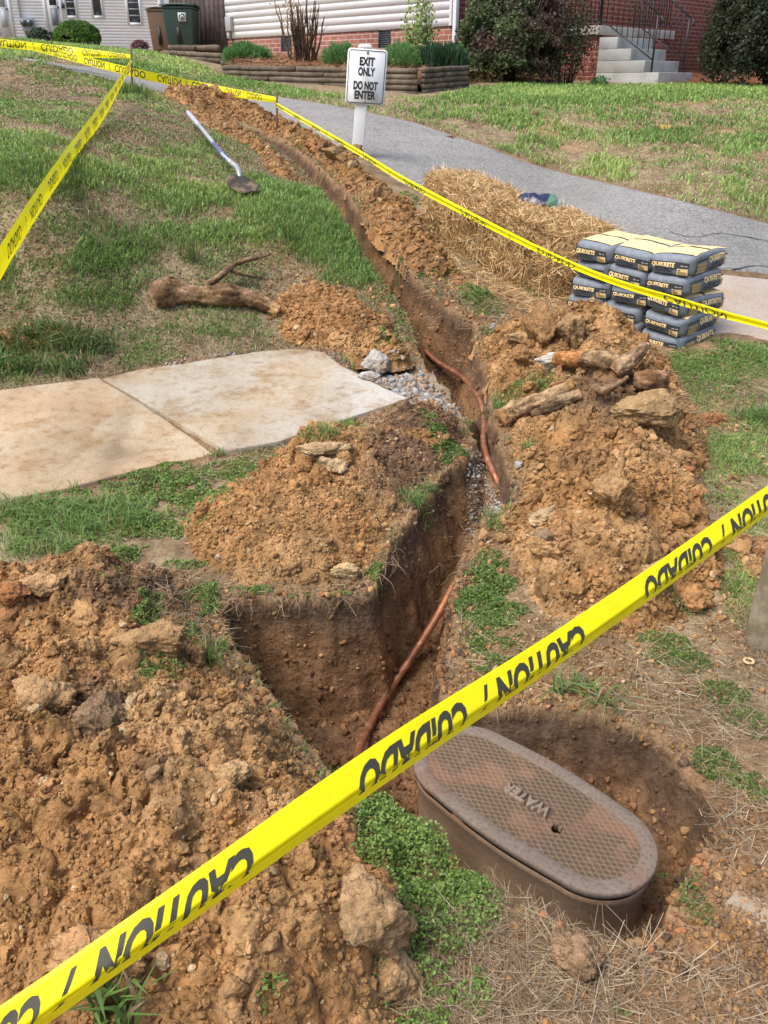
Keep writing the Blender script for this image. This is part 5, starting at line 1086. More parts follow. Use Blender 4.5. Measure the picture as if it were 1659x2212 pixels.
# small plum coloured lump by the white house
# --- wheeled bins
def bin_(u0, u1, vt, vb, Y, label, body, lid, seed, emblem=False, h=.95, ang=.0):
    a, b = atY(u0, vb, Y), atY(u1, vb, Y); w = (b[0]-a[0]); cx = (a[0]+b[0])/2; ztop = atY(u0, vt, Y)[2]; z0 = ztop-h; t = empty('wheeled_bin', (cx, Y, z0), ang, label, 'bin', 'wheeled household bins by the fence'); w = w/1.08
    mb = MB(); w2, d2 = w/2, w*.62; bt = .80
    def rect(sx, sy, z, r=.04): return [(-sx, -sy, z), (sx, -sy, z), (sx, sy, z), (-sx, sy, z)]
    mb.hexa(rect(w2*bt, d2*.72, .07)+rect(w2*.97, d2, h*.86), body); mb.box(-w2, w2, -d2-.015, d2, h*.86, h*.92, body); bm_ = mat('bin_plastic', attr=True, base=(1, 1, 1), rough=.5) if 'bin_plastic' not in bpy.data.materials else bpy.data.materials['bin_plastic']
    mb.build('body', bm_, t, bevel=.025, seg=3)
    l = MB(); n = 9; V = []; F = []
    for i in range(n):
        y = -d2-.04+(2*d2+.06)*i/(n-1); z = h*.925+.055*math.sin(math.pi*(.12+.76*i/(n-1)))
        for x in (-w2-.025, -w2*.5, 0, w2*.5, w2+.025): V.append((x, y, z+.02*(1-(x/w2)**2)))
    idx = np.arange(n*5).reshape(n, 5); F = [tuple(f) for f in np.stack([idx[:-1, :-1], idx[:-1, 1:], idx[1:, 1:], idx[1:, :-1]], -1).reshape(-1, 4)]; l.add(V, F, lid); lo = l.build('lid', bm_, t, smooth=True); s = lo.modifiers.new('t', 'SOLIDIFY'); s.thickness = .03
    MB().box(-w2*.18, w2*.1, -d2*.80-.03, -d2*.74, h*.18, h*.56, (.02, .02, .02)).build('grip_slot', bm_, t)
    MB().tube([(-w2*.8, d2*.7, .10), (-w2*.66, d2*.7, .10)], .11, 16, (.02, .02, .02)).build('wheel', bm_, t); MB().tube([(w2*.66, d2*.7, .10), (w2*.8, d2*.7, .10)], .11, 16, (.02, .02, .02)).build('wheel', bm_, t)
    if emblem:
        e = MB(); y = -d2*.95-.012; k = .085; cx_, cz = w2*.30, h*.70; e.box(cx_-k, cx_+k, y, y+.006, cz-k, cz+k, (.62, .64, .62)); 
        for i in range(24):
            a0, a1 = 2*math.pi*i/24, 2*math.pi*(i+1)/24
            if i % 8 == 7: continue
            e.add([(cx_+r*math.cos(a_), y-.003, cz+r*math.sin(a_)) for a_ in (a0, a1) for r in (k*.5, k*.78)], [(0, 1, 3, 2)], (.05, .09, .07))
        e.add([(cx_-.02, y-.003, cz-.03), (cx_+.03, y-.003, cz-.03), (cx_+.03, y-.003, cz+.01), (cx_-.02, y-.003, cz+.01)], [(0, 1, 2, 3)], (.05, .09, .07)); e.build('recycling_emblem', M['plain'], t)
    return t
bin_(328, 380, 12, 100, 22.4, 'brown wheeled bin half hidden behind the green one', (.19, .115, .075), (.30, .29, .28), 1, h=.97)
bin_(362, 432, 7, 100, 21.8, 'dark green wheeled bin with a pale recycling emblem', (.030, .060, .048), (.035, .075, .058), 2, True, h=.95)
# --- landscape timbers
def logs(L0, L1, n, r, label, zoff=0, seed=0, back=None):
    """L0, L1: bottom corners"""
    t = empty('timber_edging', tuple(L0), 0, label, 'timber edging', 'low walls of stacked landscape timbers'); rnd = random.Random(seed); L0 = np.array(L0); L1 = np.array(L1); nm = mat('old_timber', attr=True, base=(1, 1, 1), rough=.92, noise=[(6, .4, .62, (.55, .52, .46), 'MULTIPLY'), (40, .45, .6, (.75, .73, .68), 'MULTIPLY')]) if 'old_timber' not in bpy.data.materials else bpy.data.materials['old_timber']
    for k in range(n):
        cuts = [0]+sorted(rnd.uniform(.25, .75) for _ in range(1))+[1]
        for a, b in zip(cuts[:-1], cuts[1:]):
            a += .004; b -= .004; z = (k+.5)*2*r*.93; m = 8; P = [(L1-L0)*(a+(b-a)*i/m)+np.array([rnd.uniform(-.006, .006), rnd.uniform(-.01, .01)+k*.012, z*(1)+rnd.uniform(-.006, .006)]) for i in range(m+1)]
            g = rnd.uniform(.75, 1.1); MB().tube(P, [r*rnd.uniform(.95, 1.03) for _ in P], 12, (.17*g, .135*g, .10*g), jit=.03, seed=seed+k).build('timber', nm, t, smooth=True)
    return t
Lz = lambda u, v, Y: atY(u, v, Y)
a = Lz(484, 192, 15.3); b = Lz(902, 206, 13.6); a[2] -= .02; b[2] -= .02
logs(a, b, 5, .0385, 'longest low wall of stacked timbers behind the exit sign', seed=1)
a = Lz(912, 205, 13.7); b = Lz(1010, 196, 14.6); logs(a, b, 5, .037, 'short timber wall right of the notch, below the iris clump', seed=2)
a = Lz(354, 130, 18.6); b = Lz(482, 137, 17.8); logs(a, b, 2, .045, 'two stacked timbers in the grass under the bins', seed=3)
a = Lz(480, 137, 17.4); b = Lz(600, 150, 16.6); a[2] -= .04; logs(a, b, 2, .045, 'timbers behind the round green bush near the foundation', seed=4)
a = Lz(365, 110, 20.0); b = Lz(476, 110, 19.6); logs(a, b, 1, .055, 'single reddish old timber lying in front of the green bin', seed=5)
# soil of the raised bed
bp_ = [Lz(490, 141, 15.5), Lz(900, 152, 13.8), Lz(1005, 160, 14.8), Lz(1000, 150, 17.0), Lz(740, 122, 19.2), Lz(600, 122, 19.3)]
zt = [1.76, 1.66, 1.63, 1.72, 1.97, 1.975]; bed = np.array([[p[0], p[1]+.05, z] for p, z in zip(bp_, zt)]); n = len(bed)
def bedmesh():
    K = 40; lo, hi = bed.min(0), bed.max(0); X, Y = np.meshgrid(np.linspace(lo[0], hi[0], 90), np.linspace(lo[1], hi[1], 90)); x, y = X.ravel(), Y.ravel(); A = np.column_stack([bed[:, :2], np.ones(n)]); co = np.linalg.lstsq(A, bed[:, 2], rcond=None)[0]; sd = sdpoly(x, y, bed)
    z = x*co[0]+y*co[1]+co[2]+.03*fbm(x*3, y*3, oct=3, seed=2)-.3*sstep(.05, -.15, sd)*1.0; idx = np.arange(8100).reshape(90, 90); q = np.stack([idx[:-1, :-1], idx[:-1, 1:], idx[1:, 1:], idx[1:, :-1]], -1).reshape(-1, 4); q = q[(sd[q] > -.12).all(1)]
    us = np.unique(q); rm = -np.ones(8100, int); rm[us] = np.arange(len(us)); o = mk('mulch_bed', np.column_stack([x, y, z])[us], rm[q], M['ground'], None, (.22, .12, .07), smooth=True); tag(o, kind='structure'); return co
BC = bedmesh(); bedz = lambda x, y: x*BC[0]+y*BC[1]+BC[2]
w = [Lz(1508, 187, 16.4), Lz(1750, 196, 16.2), Lz(1750, 192, 16.6), Lz(1508, 183, 16.8)]; w = np.array(w); w[:, 2] = G(w[:, 0], w[:, 1])+.03; tag(MB().prism([tuple(p[:2]) for p in w], float(w[:, 2].min()-.15), float(w[:, 2].mean()+.01), (.5, .5, .48)).build('front_walk', M['concrete']), kind='structure')
# ---------------------------------------------------------------- grass and weeds
GREEN = np.array([(.14, .245, .055), (.175, .295, .065), (.12, .215, .055), (.21, .31, .08), (.165, .27, .085), (.25, .33, .085), (.20, .26, .075)])
DRY = np.array([(.42, .32, .20), (.34, .25, .155), (.50, .41, .28), (.27, .19, .12)])
def blades(x, y, z, h, w, C, seed, lean=.5, tip=None):
    rs = np.random.RandomState(seed); n = len(x); th = rs.uniform(0, 2*math.pi, n); D = np.column_stack([np.cos(th), np.sin(th), 0*th]); ln = np.abs(rs.normal(lean, .3, n)); ph = th+math.pi/2+rs.normal(0, .6, n); S = np.column_stack([np.cos(ph), np.sin(ph), 0*th])
    P = np.column_stack([x, y, z]); V = np.zeros((n, 5, 3)); hh = h[:, None]; ww = w[:, None]*.5; up = np.array([0, 0, 1.0])
    V[:, 0] = P-S*ww; V[:, 1] = P+S*ww; m = P+up*hh*.55+D*(hh*.25*ln[:, None]); V[:, 2] = m+S*ww*.8; V[:, 3] = m-S*ww*.8; V[:, 4] = P+up*hh*(1-.35*ln[:, None].clip(0, 1.6))+D*(hh*.85*ln[:, None])
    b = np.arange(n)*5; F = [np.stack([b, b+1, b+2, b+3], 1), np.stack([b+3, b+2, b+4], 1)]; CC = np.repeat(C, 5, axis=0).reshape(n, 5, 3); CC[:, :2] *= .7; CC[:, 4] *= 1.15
    return V.reshape(-1, 3), F, CC.reshape(-1, 3)
def ell(u, v, L):
    r = 0
    for e in L: r = np.maximum(r, e[4]*np.clip(1.25-((u-e[0])/e[2])**2-((v-e[1])/e[3])**2, 0, 1))
    return r
def sample(poly, n, seed):
    """even cover of the picture of a patch of land: n candidates"""
    rs = np.random.RandomState(seed); P = hits(poly)[:, :2]; a = np.arctan2(P[:, 0], P[:, 1]); r = np.log(np.hypot(P[:, 0], P[:, 1])); A = rs.uniform(a.min(), a.max(), n); R = np.exp(rs.uniform(r.min(), r.max(), n)); x, y = R*np.sin(A), R*np.cos(A); m = sdpoly(x, y, P) > 0; return x[m], y[m]
def clear(x, y, extra=0.0):
    """1 where plants may stand: off the paving, out of the trench, off the heaps"""
    ok = np.ones(len(x), bool)
    for P in (TRENCH,): ok &= sdbox(x, y, P, .2) < -.012
    for P in (SLAB1, SLAB2, DRIVE, APRON, K): ok &= sdbox(x, y, P, .2) < -.005
    for P, f in HEAPS: ok &= sdbox(x, y, P, .2) < .03
    return ok
def lawn(name, label, poly, n, dens, hfun, wscale, seed, dryfrac, bright=1.0, lean=.6, fade=None):
    rs = np.random.RandomState(seed+1); x, y = sample(poly, n, seed); z0 = G(x, y); u, v = proj(x, y, z0); N1 = fbm(x*1.1, y*1.1, oct=4, seed=seed); N2 = fbm(x*5, y*5, oct=3, seed=seed+3); g = dens(u, v, x, y, N1, N2); ok = clear(x, y) & (rs.uniform(0, 1, len(x)) < .15+.85*g); x, y, g, u, v, N1, N2 = [q[ok] for q in (x, y, g, u, v, N1, N2)]
    z = surface(x, y)-.004; r = np.hypot(x, y); isg = rs.uniform(0, 1, len(x)) < g*(1-dryfrac); k = fbm(x*.9, y*.9, oct=3, seed=seed+5)
    c = np.where(isg[:, None], GREEN[np.clip((3.5+6*k+rs.normal(0, 1.6, len(x))).astype(int), 0, 6)]*(1+.35*k)[:, None], DRY[rs.randint(0, 4, len(x))])*rs.uniform(.75, 1.25, (len(x), 1))*bright
    h = hfun(g, N2, r)*rs.uniform(.45, 1.15, len(x)); h = np.where(isg, h, h*.5); w = wscale*r*rs.uniform(.7, 1.3, len(x)); w = np.where(isg, w, w*.8)
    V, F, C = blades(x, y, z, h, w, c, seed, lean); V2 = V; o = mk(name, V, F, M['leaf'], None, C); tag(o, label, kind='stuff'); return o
# left bank
bare_l = [(330, 280, 130, 42, .85), (60, 205, 130, 30, .5), (520, 320, 60, 60, .7), (300, 470, 90, 40, .5), (130, 455, 60, 30, .4), (80, 540, 110, 30, .6), (300, 480, 60, 20, .5), (430, 470, 90, 30, .45), (150, 620, 120, 25, .5), (250, 700, 120, 25, .6), (120, 700, 120, 40, .8), (620, 345, 90, 50, .9), (500, 250, 90, 30, .9), (210, 190, 90, 25, .5), (840, 640, 60, 60, .5), (700, 590, 60, 15, .4)]
lush_l = [(150, 380, 160, 45, 1), (380, 430, 130, 40, .9), (620, 470, 110, 45, 1), (320, 370, 60, 30, .9), (540, 430, 60, 25, .7), (230, 560, 90, 40, .9), (450, 700, 160, 45, .9), (700, 520, 120, 40, .8), (60, 130, 60, 20, 1), (230, 180, 60, 22, .9), (280, 205, 40, 20, 1), (350, 520, 90, 40, .8), (520, 520, 90, 30, .7), (760, 600, 90, 35, .7), (40, 300, 90, 60, .8)]
LB = [(-400, 880), (-400, 300), (-300, 130), (0, 92), (90, 125), (180, 150), (330, 190), (480, 245), (560, 290), (640, 360), (710, 420), (790, 510), (860, 610), (915, 700), (960, 760), (800, 790), (640, 765), (430, 775), (215, 825), (0, 850)]
lawn('grass', 'green and brown grass growing over the left bank', LB, 520000,
     lambda u, v, x, y, a, b: np.clip(.36+.9*a+.6*b+.55*ell(u, v, lush_l)-.75*ell(u, v, bare_l), .02, 1), lambda g, b, r: .022+.05*g+.02*np.clip(b, 0, 1), .00105, 101, .25, 1.25, .8)
lawn('dead_grass', 'straw coloured dead grass matted on the left bank', LB, 330000, lambda u, v, x, y, a, b: np.clip(.5+.5*ell(u, v, bare_l)-.2*ell(u, v, lush_l), .1, 1), lambda g, b, r: .03+.03*g, .0013, 111, .97, .85, 1.5)
# right lawn
lush_r = [(1200, 205, 330, 22, 1), (1500, 200, 250, 22, .9), (700, 190, 160, 16, .9), (1110, 262, 70, 25, 1), (1160, 310, 60, 18, 1), (1240, 290, 40, 20, .8), (1290, 345, 30, 12, .9), (1350, 300, 45, 12, .9), (1440, 290, 60, 14, .6), (1560, 320, 90, 22, .7), (1580, 405, 40, 18, 1), (1330, 365, 30, 12, 1), (560, 175, 120, 14, .7), (380, 145, 120, 18, .8), (650, 205, 90, 12, .8), (1350, 265, 60, 10, .7)]
bare_r = [(1000, 290, 110, 30, .8), (1200, 350, 120, 24, .6), (1400, 330, 200, 22, .5), (1500, 400, 200, 35, .7), (1450, 240, 160, 22, .3), (870, 240, 80, 14, .5), (960, 215, 60, 12, .4)]
RL = [(-120, 80), (0, 84), (150, 92), (345, 116), (480, 160), (700, 206), (905, 214), (1010, 195), (1180, 180), (1420, 184), (1700, 190), (1850, 196), (1850, 535), (1780, 515), (1600, 484), (1500, 457), (1370, 418), (1260, 390), (1150, 354), (1060, 320), (980, 294), (900, 267), (830, 252), (720, 230), (600, 212), (480, 198), (380, 177), (250, 154), (150, 145), (60, 130), (-120, 124)]
lawn('grass', 'patchy light green lawn beyond the drive', RL, 800000,
     lambda u, v, x, y, a, b: np.clip(.62+.6*a+.7*b+.6*ell(u, v, lush_r)-.5*ell(u, v, bare_r), .03, 1), lambda g, b, r: .03+.06*g, .0010, 121, .25, 1.5, .8)
# pine needles under the house shrubs
x, y = sample([(985, 188), (1100, 174), (1300, 171), (1420, 184), (1700, 190), (1750, 150), (1400, 120), (1100, 100), (950, 140)], 60000, 140); rs = np.random.RandomState(3); m = rs.uniform(0, 1, len(x)) < .5; x, y = x[m], y[m]; n = len(x); th = rs.uniform(0, 6.28, n); D = np.column_stack([np.cos(th), np.sin(th), rs.normal(.05, .15, n)]); D /= np.linalg.norm(D, axis=1)[:, None]
V, F, C = ribbons(np.column_stack([x, y, G(x, y)+rs.uniform(0, .05, n)]), D, rs.uniform(.08, .2, n), np.full(n, .008), np.array([(.30, .13, .06), (.24, .10, .05), (.36, .18, .09)])[rs.randint(0, 3, n)]*rs.uniform(.7, 1.2, (n, 1)), 5, seg=1)
tag(mk('pine_needles', V, F, M['straw'], None, C), 'reddish pine needle mulch in front of the brick house', kind='stuff')
xs_ = rs.uniform(bed[:, 0].min(), bed[:, 0].max(), 9000); ys_ = rs.uniform(bed[:, 1].min(), bed[:, 1].max(), 9000); m = sdpoly(xs_, ys_, bed) > 0; xs_, ys_ = xs_[m], ys_[m]; n = len(xs_); th = rs.uniform(0, 6.28, n); D = np.column_stack([np.cos(th), np.sin(th), rs.normal(.05, .2, n)]); D /= np.linalg.norm(D, axis=1)[:, None]
V, F, C = ribbons(np.column_stack([xs_, ys_, bedz(xs_, ys_)+rs.uniform(0, .06, n)]), D, rs.uniform(.08, .2, n), np.full(n, .009), np.array([(.32, .17, .09), (.26, .13, .07), (.40, .25, .14)])[rs.randint(0, 3, n)], 6, seg=1)
tag(mk('bed_mulch', V, F, M['straw'], None, C), 'dry needles covering the raised timber bed', kind='stuff')
# right verge and near ground
RV = [(1560, 735), (1700, 745), (2000, 900), (2000, 1500), (1659, 1420), (1560, 1330), (1570, 1200), (1545, 1100), (1510, 1000), (1470, 880), (1420, 790), (1440, 760), (1500, 740)]
lawn('grass', 'sparse pale grass on the right verge below the cement bags', RV, 160000, lambda u, v, x, y, a, b: np.clip(.5+.9*a+.7*b+.5*ell(u, v, [(1560, 790, 120, 50, 1), (1590, 960, 60, 40, 1), (1640, 905, 50, 30, 1), (1640, 1000, 60, 30, .6)])-.5*ell(u, v, [(1500, 760, 60, 20, 1), (1580, 930, 40, 20, 1), (1640, 1050, 60, 30, .7)]), .03, 1), lambda g, b, r: .012+.028*g, .0009, 151, .35, 1.3, .9)
# tufts: (u, v, radius m, blades, height, width, lean, brightness)
def tuft_obj(name, label, L, seed, kind='stuff', cat=None):
    parts = []; rs = np.random.RandomState(seed)
    for i, (u, v, R, n, h, w, lean, br_) in enumerate(L):
        p = hitt(u, v); x = p[0]+rs.normal(0, R, n); y = p[1]+rs.normal(0, R*.8, n); z = top(x, y)-.004; m = z > p[2]-.12; x, y, z = x[m], y[m], z[m]; n = len(x); c = GREEN[rs.randint(0, 5, n)]*rs.uniform(.8, 1.3, (n, 1))*br_; dry = rs.uniform(0, 1, n) < .10; c[dry] = DRY[rs.randint(0, 4, dry.sum())]
        parts.append(blades(x, y, z, h*rs.uniform(.5, 1.1, n), w*rs.uniform(.6, 1.2, n), c, seed+i, lean))
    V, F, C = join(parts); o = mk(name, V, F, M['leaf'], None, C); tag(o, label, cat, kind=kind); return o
tuft_obj('coarse_grass', 'long coarse blades of dark grass hanging over the pavement edge', [(20+i*22, 770-((i*37) % 40), .05, 70, .13, .007, 1.1, .62) for i in range(10)]+[(0+i*30, 800, .05, 50, .12, .007, 1.3, .62) for i in range(7)]+[(-60, 800, .08, 120, .12, .007, 1.2, .6)], 201)
tuft_obj('grass_tuft', 'tufts of bright grass left of the sandy cone', [(60+i*34, 1150-((i*53) % 70), .045, 150, .085, .0035, 1.0, 1.05) for i in range(8)]+[(10, 1110, .05, 200, .08, .0035, 1, 1), (130, 1185, .04, 160, .08, .0035, 1.1, 1.1), (40, 1190, .04, 160, .07, .0035, 1.1, 1.1), (165, 1065, .012, 30, .08, .003, .5, 1)], 202)
tuft_obj('trench_tuft', 'grass clumps hanging on the trench rim', [(900, 1090, .022, 190, .07, .0026, 1.1, .9), (925, 1060, .016, 110, .06, .0026, 1, .9), (890, 1075, .015, 90, .06, .0026, 1.2, .9), (1075, 1140, .02, 90, .06, .003, .9, .9), (1062, 1120, .015, 50, .06, .003, .9, .9), (1140, 965, .015, 60, .05, .003, 1, .9),
          (1100, 858, .05, 420, .05, .003, 1, 1.0), (1140, 845, .05, 420, .05, .003, 1, 1.0), (1170, 835, .03, 200, .05, .003, 1, 1.0), (1075, 880, .02, 120, .04, .003, 1, 1.0), (700, 935, .03, 160, .05, .003, .9, 1.1), (750, 922, .03, 160, .05, .003, .9, 1.1), (660, 945, .02, 60, .05, .003, .9, 1), (470, 985, .02, 60, .05, .003, .8, 1), (450, 1420, .015, 60, .09, .004, .6, 1.0), (480, 1410, .012, 40, .07, .004, .6, .9)], 203)
tuft_obj('weed_blades', 'broad drooping weed blades on the ground by the meter hole', [(1210, 1500, .016, 22, .085, .007, 1.7, .75), (1290, 1515, .014, 16, .08, .007, 1.9, .75), (1250, 1480, .02, 20, .06, .006, 1.5, .8), (240, 2190, .02, 26, .13, .010, .8, .75), (265, 2215, .02, 16, .12, .010, .8, .75), (560, 1480, .01, 16, .04, .003, .8, 1), (620, 1570, .012, 40, .03, .0025, .8, 1), (655, 1620, .012, 40, .03, .0025, .8, 1), (590, 1530, .01, 30, .03, .0025, .8, 1), (540, 1450, .01, 30, .035, .0025, .8, 1), (700, 1680, .012, 30, .03, .0025, .8, 1)], 204)
tuft_obj('grass_tuft', 'separate bright tufts standing on the right verge', [(1560, 985, .05, 260, .06, .003, 1, 1.1), (1590, 1000, .04, 200, .055, .003, 1, 1.1), (1630, 905, .05, 260, .07, .004, 1.1, .85), (1655, 900, .05, 200, .07, .004, 1.1, .85)], 205)
tuft_obj('grass_tuft', 'upright tufts of grass standing on the left bank', [(413, 560, .03, 110, .14, .004, .3, .7), (630, 525, .03, 90, .13, .004, .3, .7), (265, 515, .10, 500, .10, .004, .7, .9), (110, 390, .16, 600, .11, .005, .7, .9), (285, 205, .10, 300, .17, .007, .4, .9), (560, 390, .08, 300, .09, .005, .7, 1), (690, 480, .12, 600, .10, .0045, .7, 1), (650, 505, .10, 400, .09, .0045, .7, 1), (380, 330, .09, 200, .08, .005, .7, 1), (500, 715, .12, 500, .06, .004, .8, 1)], 206)
# small leafed weeds
def leaves(P, N_, size, C, seed):
    rs = np.random.RandomState(seed); n = len(P); a = rs.normal(size=(n, 3)); a -= N_*np.einsum('ij,ij->i', a, N_)[:, None]; a /= np.linalg.norm(a, axis=1)[:, None]; b = np.cross(N_, a); s = size[:, None]; V = np.zeros((n, 6, 3))
    V[:, 0] = P-a*s*.5; V[:, 1] = P-a*s*.12+b*s*.32; V[:, 2] = P+a*s*.30+b*s*.24; V[:, 3] = P+a*s*.55-N_*s*.06; V[:, 4] = P+a*s*.30-b*s*.24; V[:, 5] = P-a*s*.12-b*s*.32
    bb = np.arange(n)*6; return V.reshape(-1, 3), [np.stack([bb, bb+1, bb+2, bb+3], 1), np.stack([bb, bb+3, bb+4, bb+5], 1)], np.repeat(C, 6, axis=0)
def weeds(L, name, label, seed, cat=None, kind='stuff'):
    parts = []; rs = np.random.RandomState(seed)
    for i, (u, v, ru, rv, n, h, s, br_) in enumerate(L):
        th = rs.uniform(0, 6.283, n); q = np.sqrt(rs.uniform(0, 1, n)); c0 = hitt(u, v); cx = hitt(u+ru, v); cy = hitt(u, v-rv); rx = abs(cx[0]-c0[0]); ry = min(abs(cy[1]-c0[1]), rx*2.5+.05); x = c0[0]+rx*q*np.cos(th); y = c0[1]+ry*q*np.sin(th); cl = fbm(x*22, y*22, oct=3, seed=seed+i); m = cl+.35*(1-q) > -.08; x, y, q, cl = x[m], y[m], q[m], cl[m]; n = len(x)
        zt_ = top(x, y); zz = zt_+h*(1-q**2*.8)*(.35+.9*np.clip(cl+.4, 0, 1))*rs.uniform(.15, 1, n)**.5; m = np.abs(zt_-c0[2]) < .1; x, y, zz = x[m], y[m], zz[m]; n = len(x); N_ = rs.normal(size=(n, 3))*.55+np.array([0, -.15, 1]); N_ /= np.linalg.norm(N_, axis=1)[:, None]
        c = np.array([(.15, .25, .045), (.20, .31, .065), (.11, .19, .035), (.25, .34, .10)])[rs.randint(0, 4, n)]*rs.uniform(.55, 1.2, (n, 1))*br_; parts.append(leaves(np.column_stack([x, y, zz]), N_, s*rs.uniform(.6, 1.3, n), c, seed+i))
    V, F, C = join(parts); o = mk(name, V, F, M['leaf'], None, C); tag(o, label, cat, kind=kind)
weeds([(850, 1800, 90, 50, 5200, .05, .0075, 1.1), (925, 1870, 110, 75, 9500, .06, .0075, 1.15), (1000, 1940, 80, 55, 4600, .05, .0075, 1.1), (800, 1760, 50, 30, 1600, .035, .0075, 1.1), (880, 1920, 60, 50, 2400, .04, .0075, 1.0), (1150, 1960, 60, 25, 700, .02, .0075, .95), (1200, 1985, 50, 25, 500, .02, .0075, .9), (900, 1830, 60, 45, 1600, .055, .0075, 1.2),
       (740, 1668, 30, 12, 260, .02, .007, 1)], 'chickweed', 'bright bushy chickweed mat left of the meter box', 301)
weeds([(1060, 1250, 60, 40, 2400, .025, .010, .8), (1040, 1310, 60, 45, 2800, .025, .010, .8), (1090, 1340, 70, 40, 2000, .02, .009, .85), (1075, 1420, 70, 45, 1200, .02, .008, .8), (1030, 1390, 40, 30, 500, .015, .008, .8), (1060, 1210, 40, 25, 400, .015, .009, .8), (1430, 1400, 80, 35, 1500, .02, .007, .9), (1490, 1430, 50, 30, 700, .02, .007, .85), (1560, 1500, 60, 30, 700, .02, .007, .8), (1545, 1650, 50, 40, 900, .02, .007, .8), (1620, 1700, 50, 40, 800, .02, .007, .8), (1480, 1310, 50, 20, 400, .015, .007, .8), (1570, 1270, 60, 25, 500, .02, .007, .8), (1480, 1905, 40, 25, 350, .02, .007, .8), (1400, 1890, 50, 20, 100, .02, .007, .8), (1610, 1560, 60, 40, 500, .02, .007, .8), (1330, 2180, 40, 20, 160, .01, .006, .9), (930, 2010, 30, 20, 160, .01, .007, .9), (960, 2190, 40, 20, 200, .01, .006, .9), (480, 2185, 40, 12, 120, .02, .008, 1), (590, 2150, 40, 40, 160, .02, .008, .9), (200, 2090, 20, 10, 20, .02, .008, .9)], 'clover', 'patches of small leafed weeds on the right of the trench', 302)
weeds([(200, 1150, 200, 40, 3600, .025, .009, .95), (430, 1100, 80, 40, 1500, .02, .009, .95), (300, 1060, 170, 40, 7500, .025, .010, .95), (120, 1110, 140, 35, 4500, .025, .010, .95), (520, 1015, 80, 25, 1600, .02, .009, 1), (420, 1050, 120, 35, 2600, .02, .010, .95), (330, 1140, 70, 20, 900, .025, .010, .95), (265, 1205, 40, 22, 1300, .05, .009, .95), (400, 1220, 50, 12, 350, .02, .008, .95), (30, 1080, 120, 25, 1500, .02, .010, .85), (560, 990, 50, 15, 700, .02, .009, 1)], 'clover', 'low leafy weeds between the pavement and the sandy cone', 303)
weeds([(735, 1292, 45, 12, 700, .02, .007, 1.0), (640, 1290, 30, 8, 260, .012, .007, .95), (540, 1278, 50, 12, 700, .02, .007, .9), (440, 1300, 45, 50, 2400, .035, .007, .9), (420, 1360, 35, 40, 1400, .025, .007, .85), (320, 1320, 40, 55, 2000, .03, .007, .85), (340, 1390, 35, 45, 1300, .025, .007, .8), (250, 1240, 60, 15, 400, .02, .007, .85), (380, 1450, 25, 25, 200, .02, .007, .8), (815, 1235, 28, 22, 450, .02, .008, .85), (860, 1330, 15, 15, 60, .012, .006, .6), (955, 960, 28, 45, 1500, .025, .009, .85), (930, 905, 20, 25, 600, .015, .008, .9), (985, 975, 30, 22, 900, .025, .008, .85), (1020, 935, 14, 25, 200, .02, .008, .8)], 'clover', 'sods of leafy weeds along the torn left rim of the pit', 304)
weeds([(835, 725, 35, 20, 420, .03, .014, .75), (870, 700, 25, 30, 350, .03, .014, .75), (1040, 655, 50, 28, 1000, .06, .014, .85), (1025, 640, 35, 20, 500, .06, .014, .9), (930, 590, 60, 14, 400, .02, .014, .8), (1180, 630, 50, 14, 300, .02, .014, .7), (820, 615, 60, 18, 700, .03, .014, .8), (860, 585, 20, 16, 250, .03, .014, .7), (1530, 790, 110, 30, 2200, .02, .010, 1), (1610, 770, 70, 25, 900, .03, .010, .95), (1590, 840, 80, 25, 900, .01, .010, 1), (1620, 1000, 50, 12, 250, .02, .010, 1), (1540, 1075, 50, 14, 260, .02, .009, .9), (885, 430, 25, 12, 160, .05, .02, .9)], 'clover', 'low green weeds around the upper trench and right verge', 305)
# matted dry grass and roots near the meter and along the rims
def mats(poly, n, a, b, w, seed, up=.15, lift=.012, cols=DRY): return straw_litter(poly, n, a, b, w, seed, cols, up, lift)
parts = [mats([(1000, 900+50), (1110, 1230), (1140, 1500), (1400, 1560), (1659, 1700), (1659, 1300), (1300, 1370)], 1500, .01, .06, .0015, 63), mats([(200, 1215), (430, 1235), (520, 1290), (500, 1400), (400, 1330)], 900, .01, .06, .0014, 64), mats([(880, 560), (1240, 700), (1050, 720), (900, 660)], 1500, .02, .08, .0026, 65), mats([(900, 1980), (1080, 1930), (1290, 2040), (1400, 2060), (1300, 2230), (860, 2230)], 2600, .02, .09, .0016, 51), mats([(1380, 1400), (1659, 1380), (1700, 1700), (1560, 1700), (1420, 1580), (1300, 1530)], 1700, .02, .08, .0016, 52), mats([(1520, 1700), (1700, 1700), (1700, 1900), (1560, 1880)], 700, .02, .07, .0016, 53), mats([(1590, 1320), (1700, 1300), (1700, 1500), (1600, 1420)], 900, .02, .08, .0018, 54, .3),
         mats([(960, 1480), (1000, 1300), (1110, 1230), (1200, 1350), (1250, 1480), (1090, 1520)], 700, .01, .06, .0014, 55), mats([(300, 1290), (400, 1290), (480, 1420), (520, 1470), (420, 1440), (350, 1420)], 900, .01, .06, .0014, 56, .3), mats([(400, 1240), (800, 1250), (790, 1290), (480, 1300)], 700, .01, .05, .0013, 57, .2), mats([(940, 620), (1200, 690), (1100, 710), (960, 640)], 800, .02, .08, .003, 58), mats([(400, 1010), (620, 960), (600, 1010), (460, 1060)], 500, .02, .07, .002, 59), mats([(1380, 850), (1700, 780), (1700, 1250), (1560, 1200)], 2400, .02, .07, .002, 60), mats([(870, 1040), (1000, 1010), (1100, 1230), (1000, 1230)], 260, .01, .06, .0014, 61),
         mats([(900, 2230), (1659, 2230), (1600, 2080), (1400, 2060), (1100, 2060)], 1400, .02, .07, .0014, 62)]
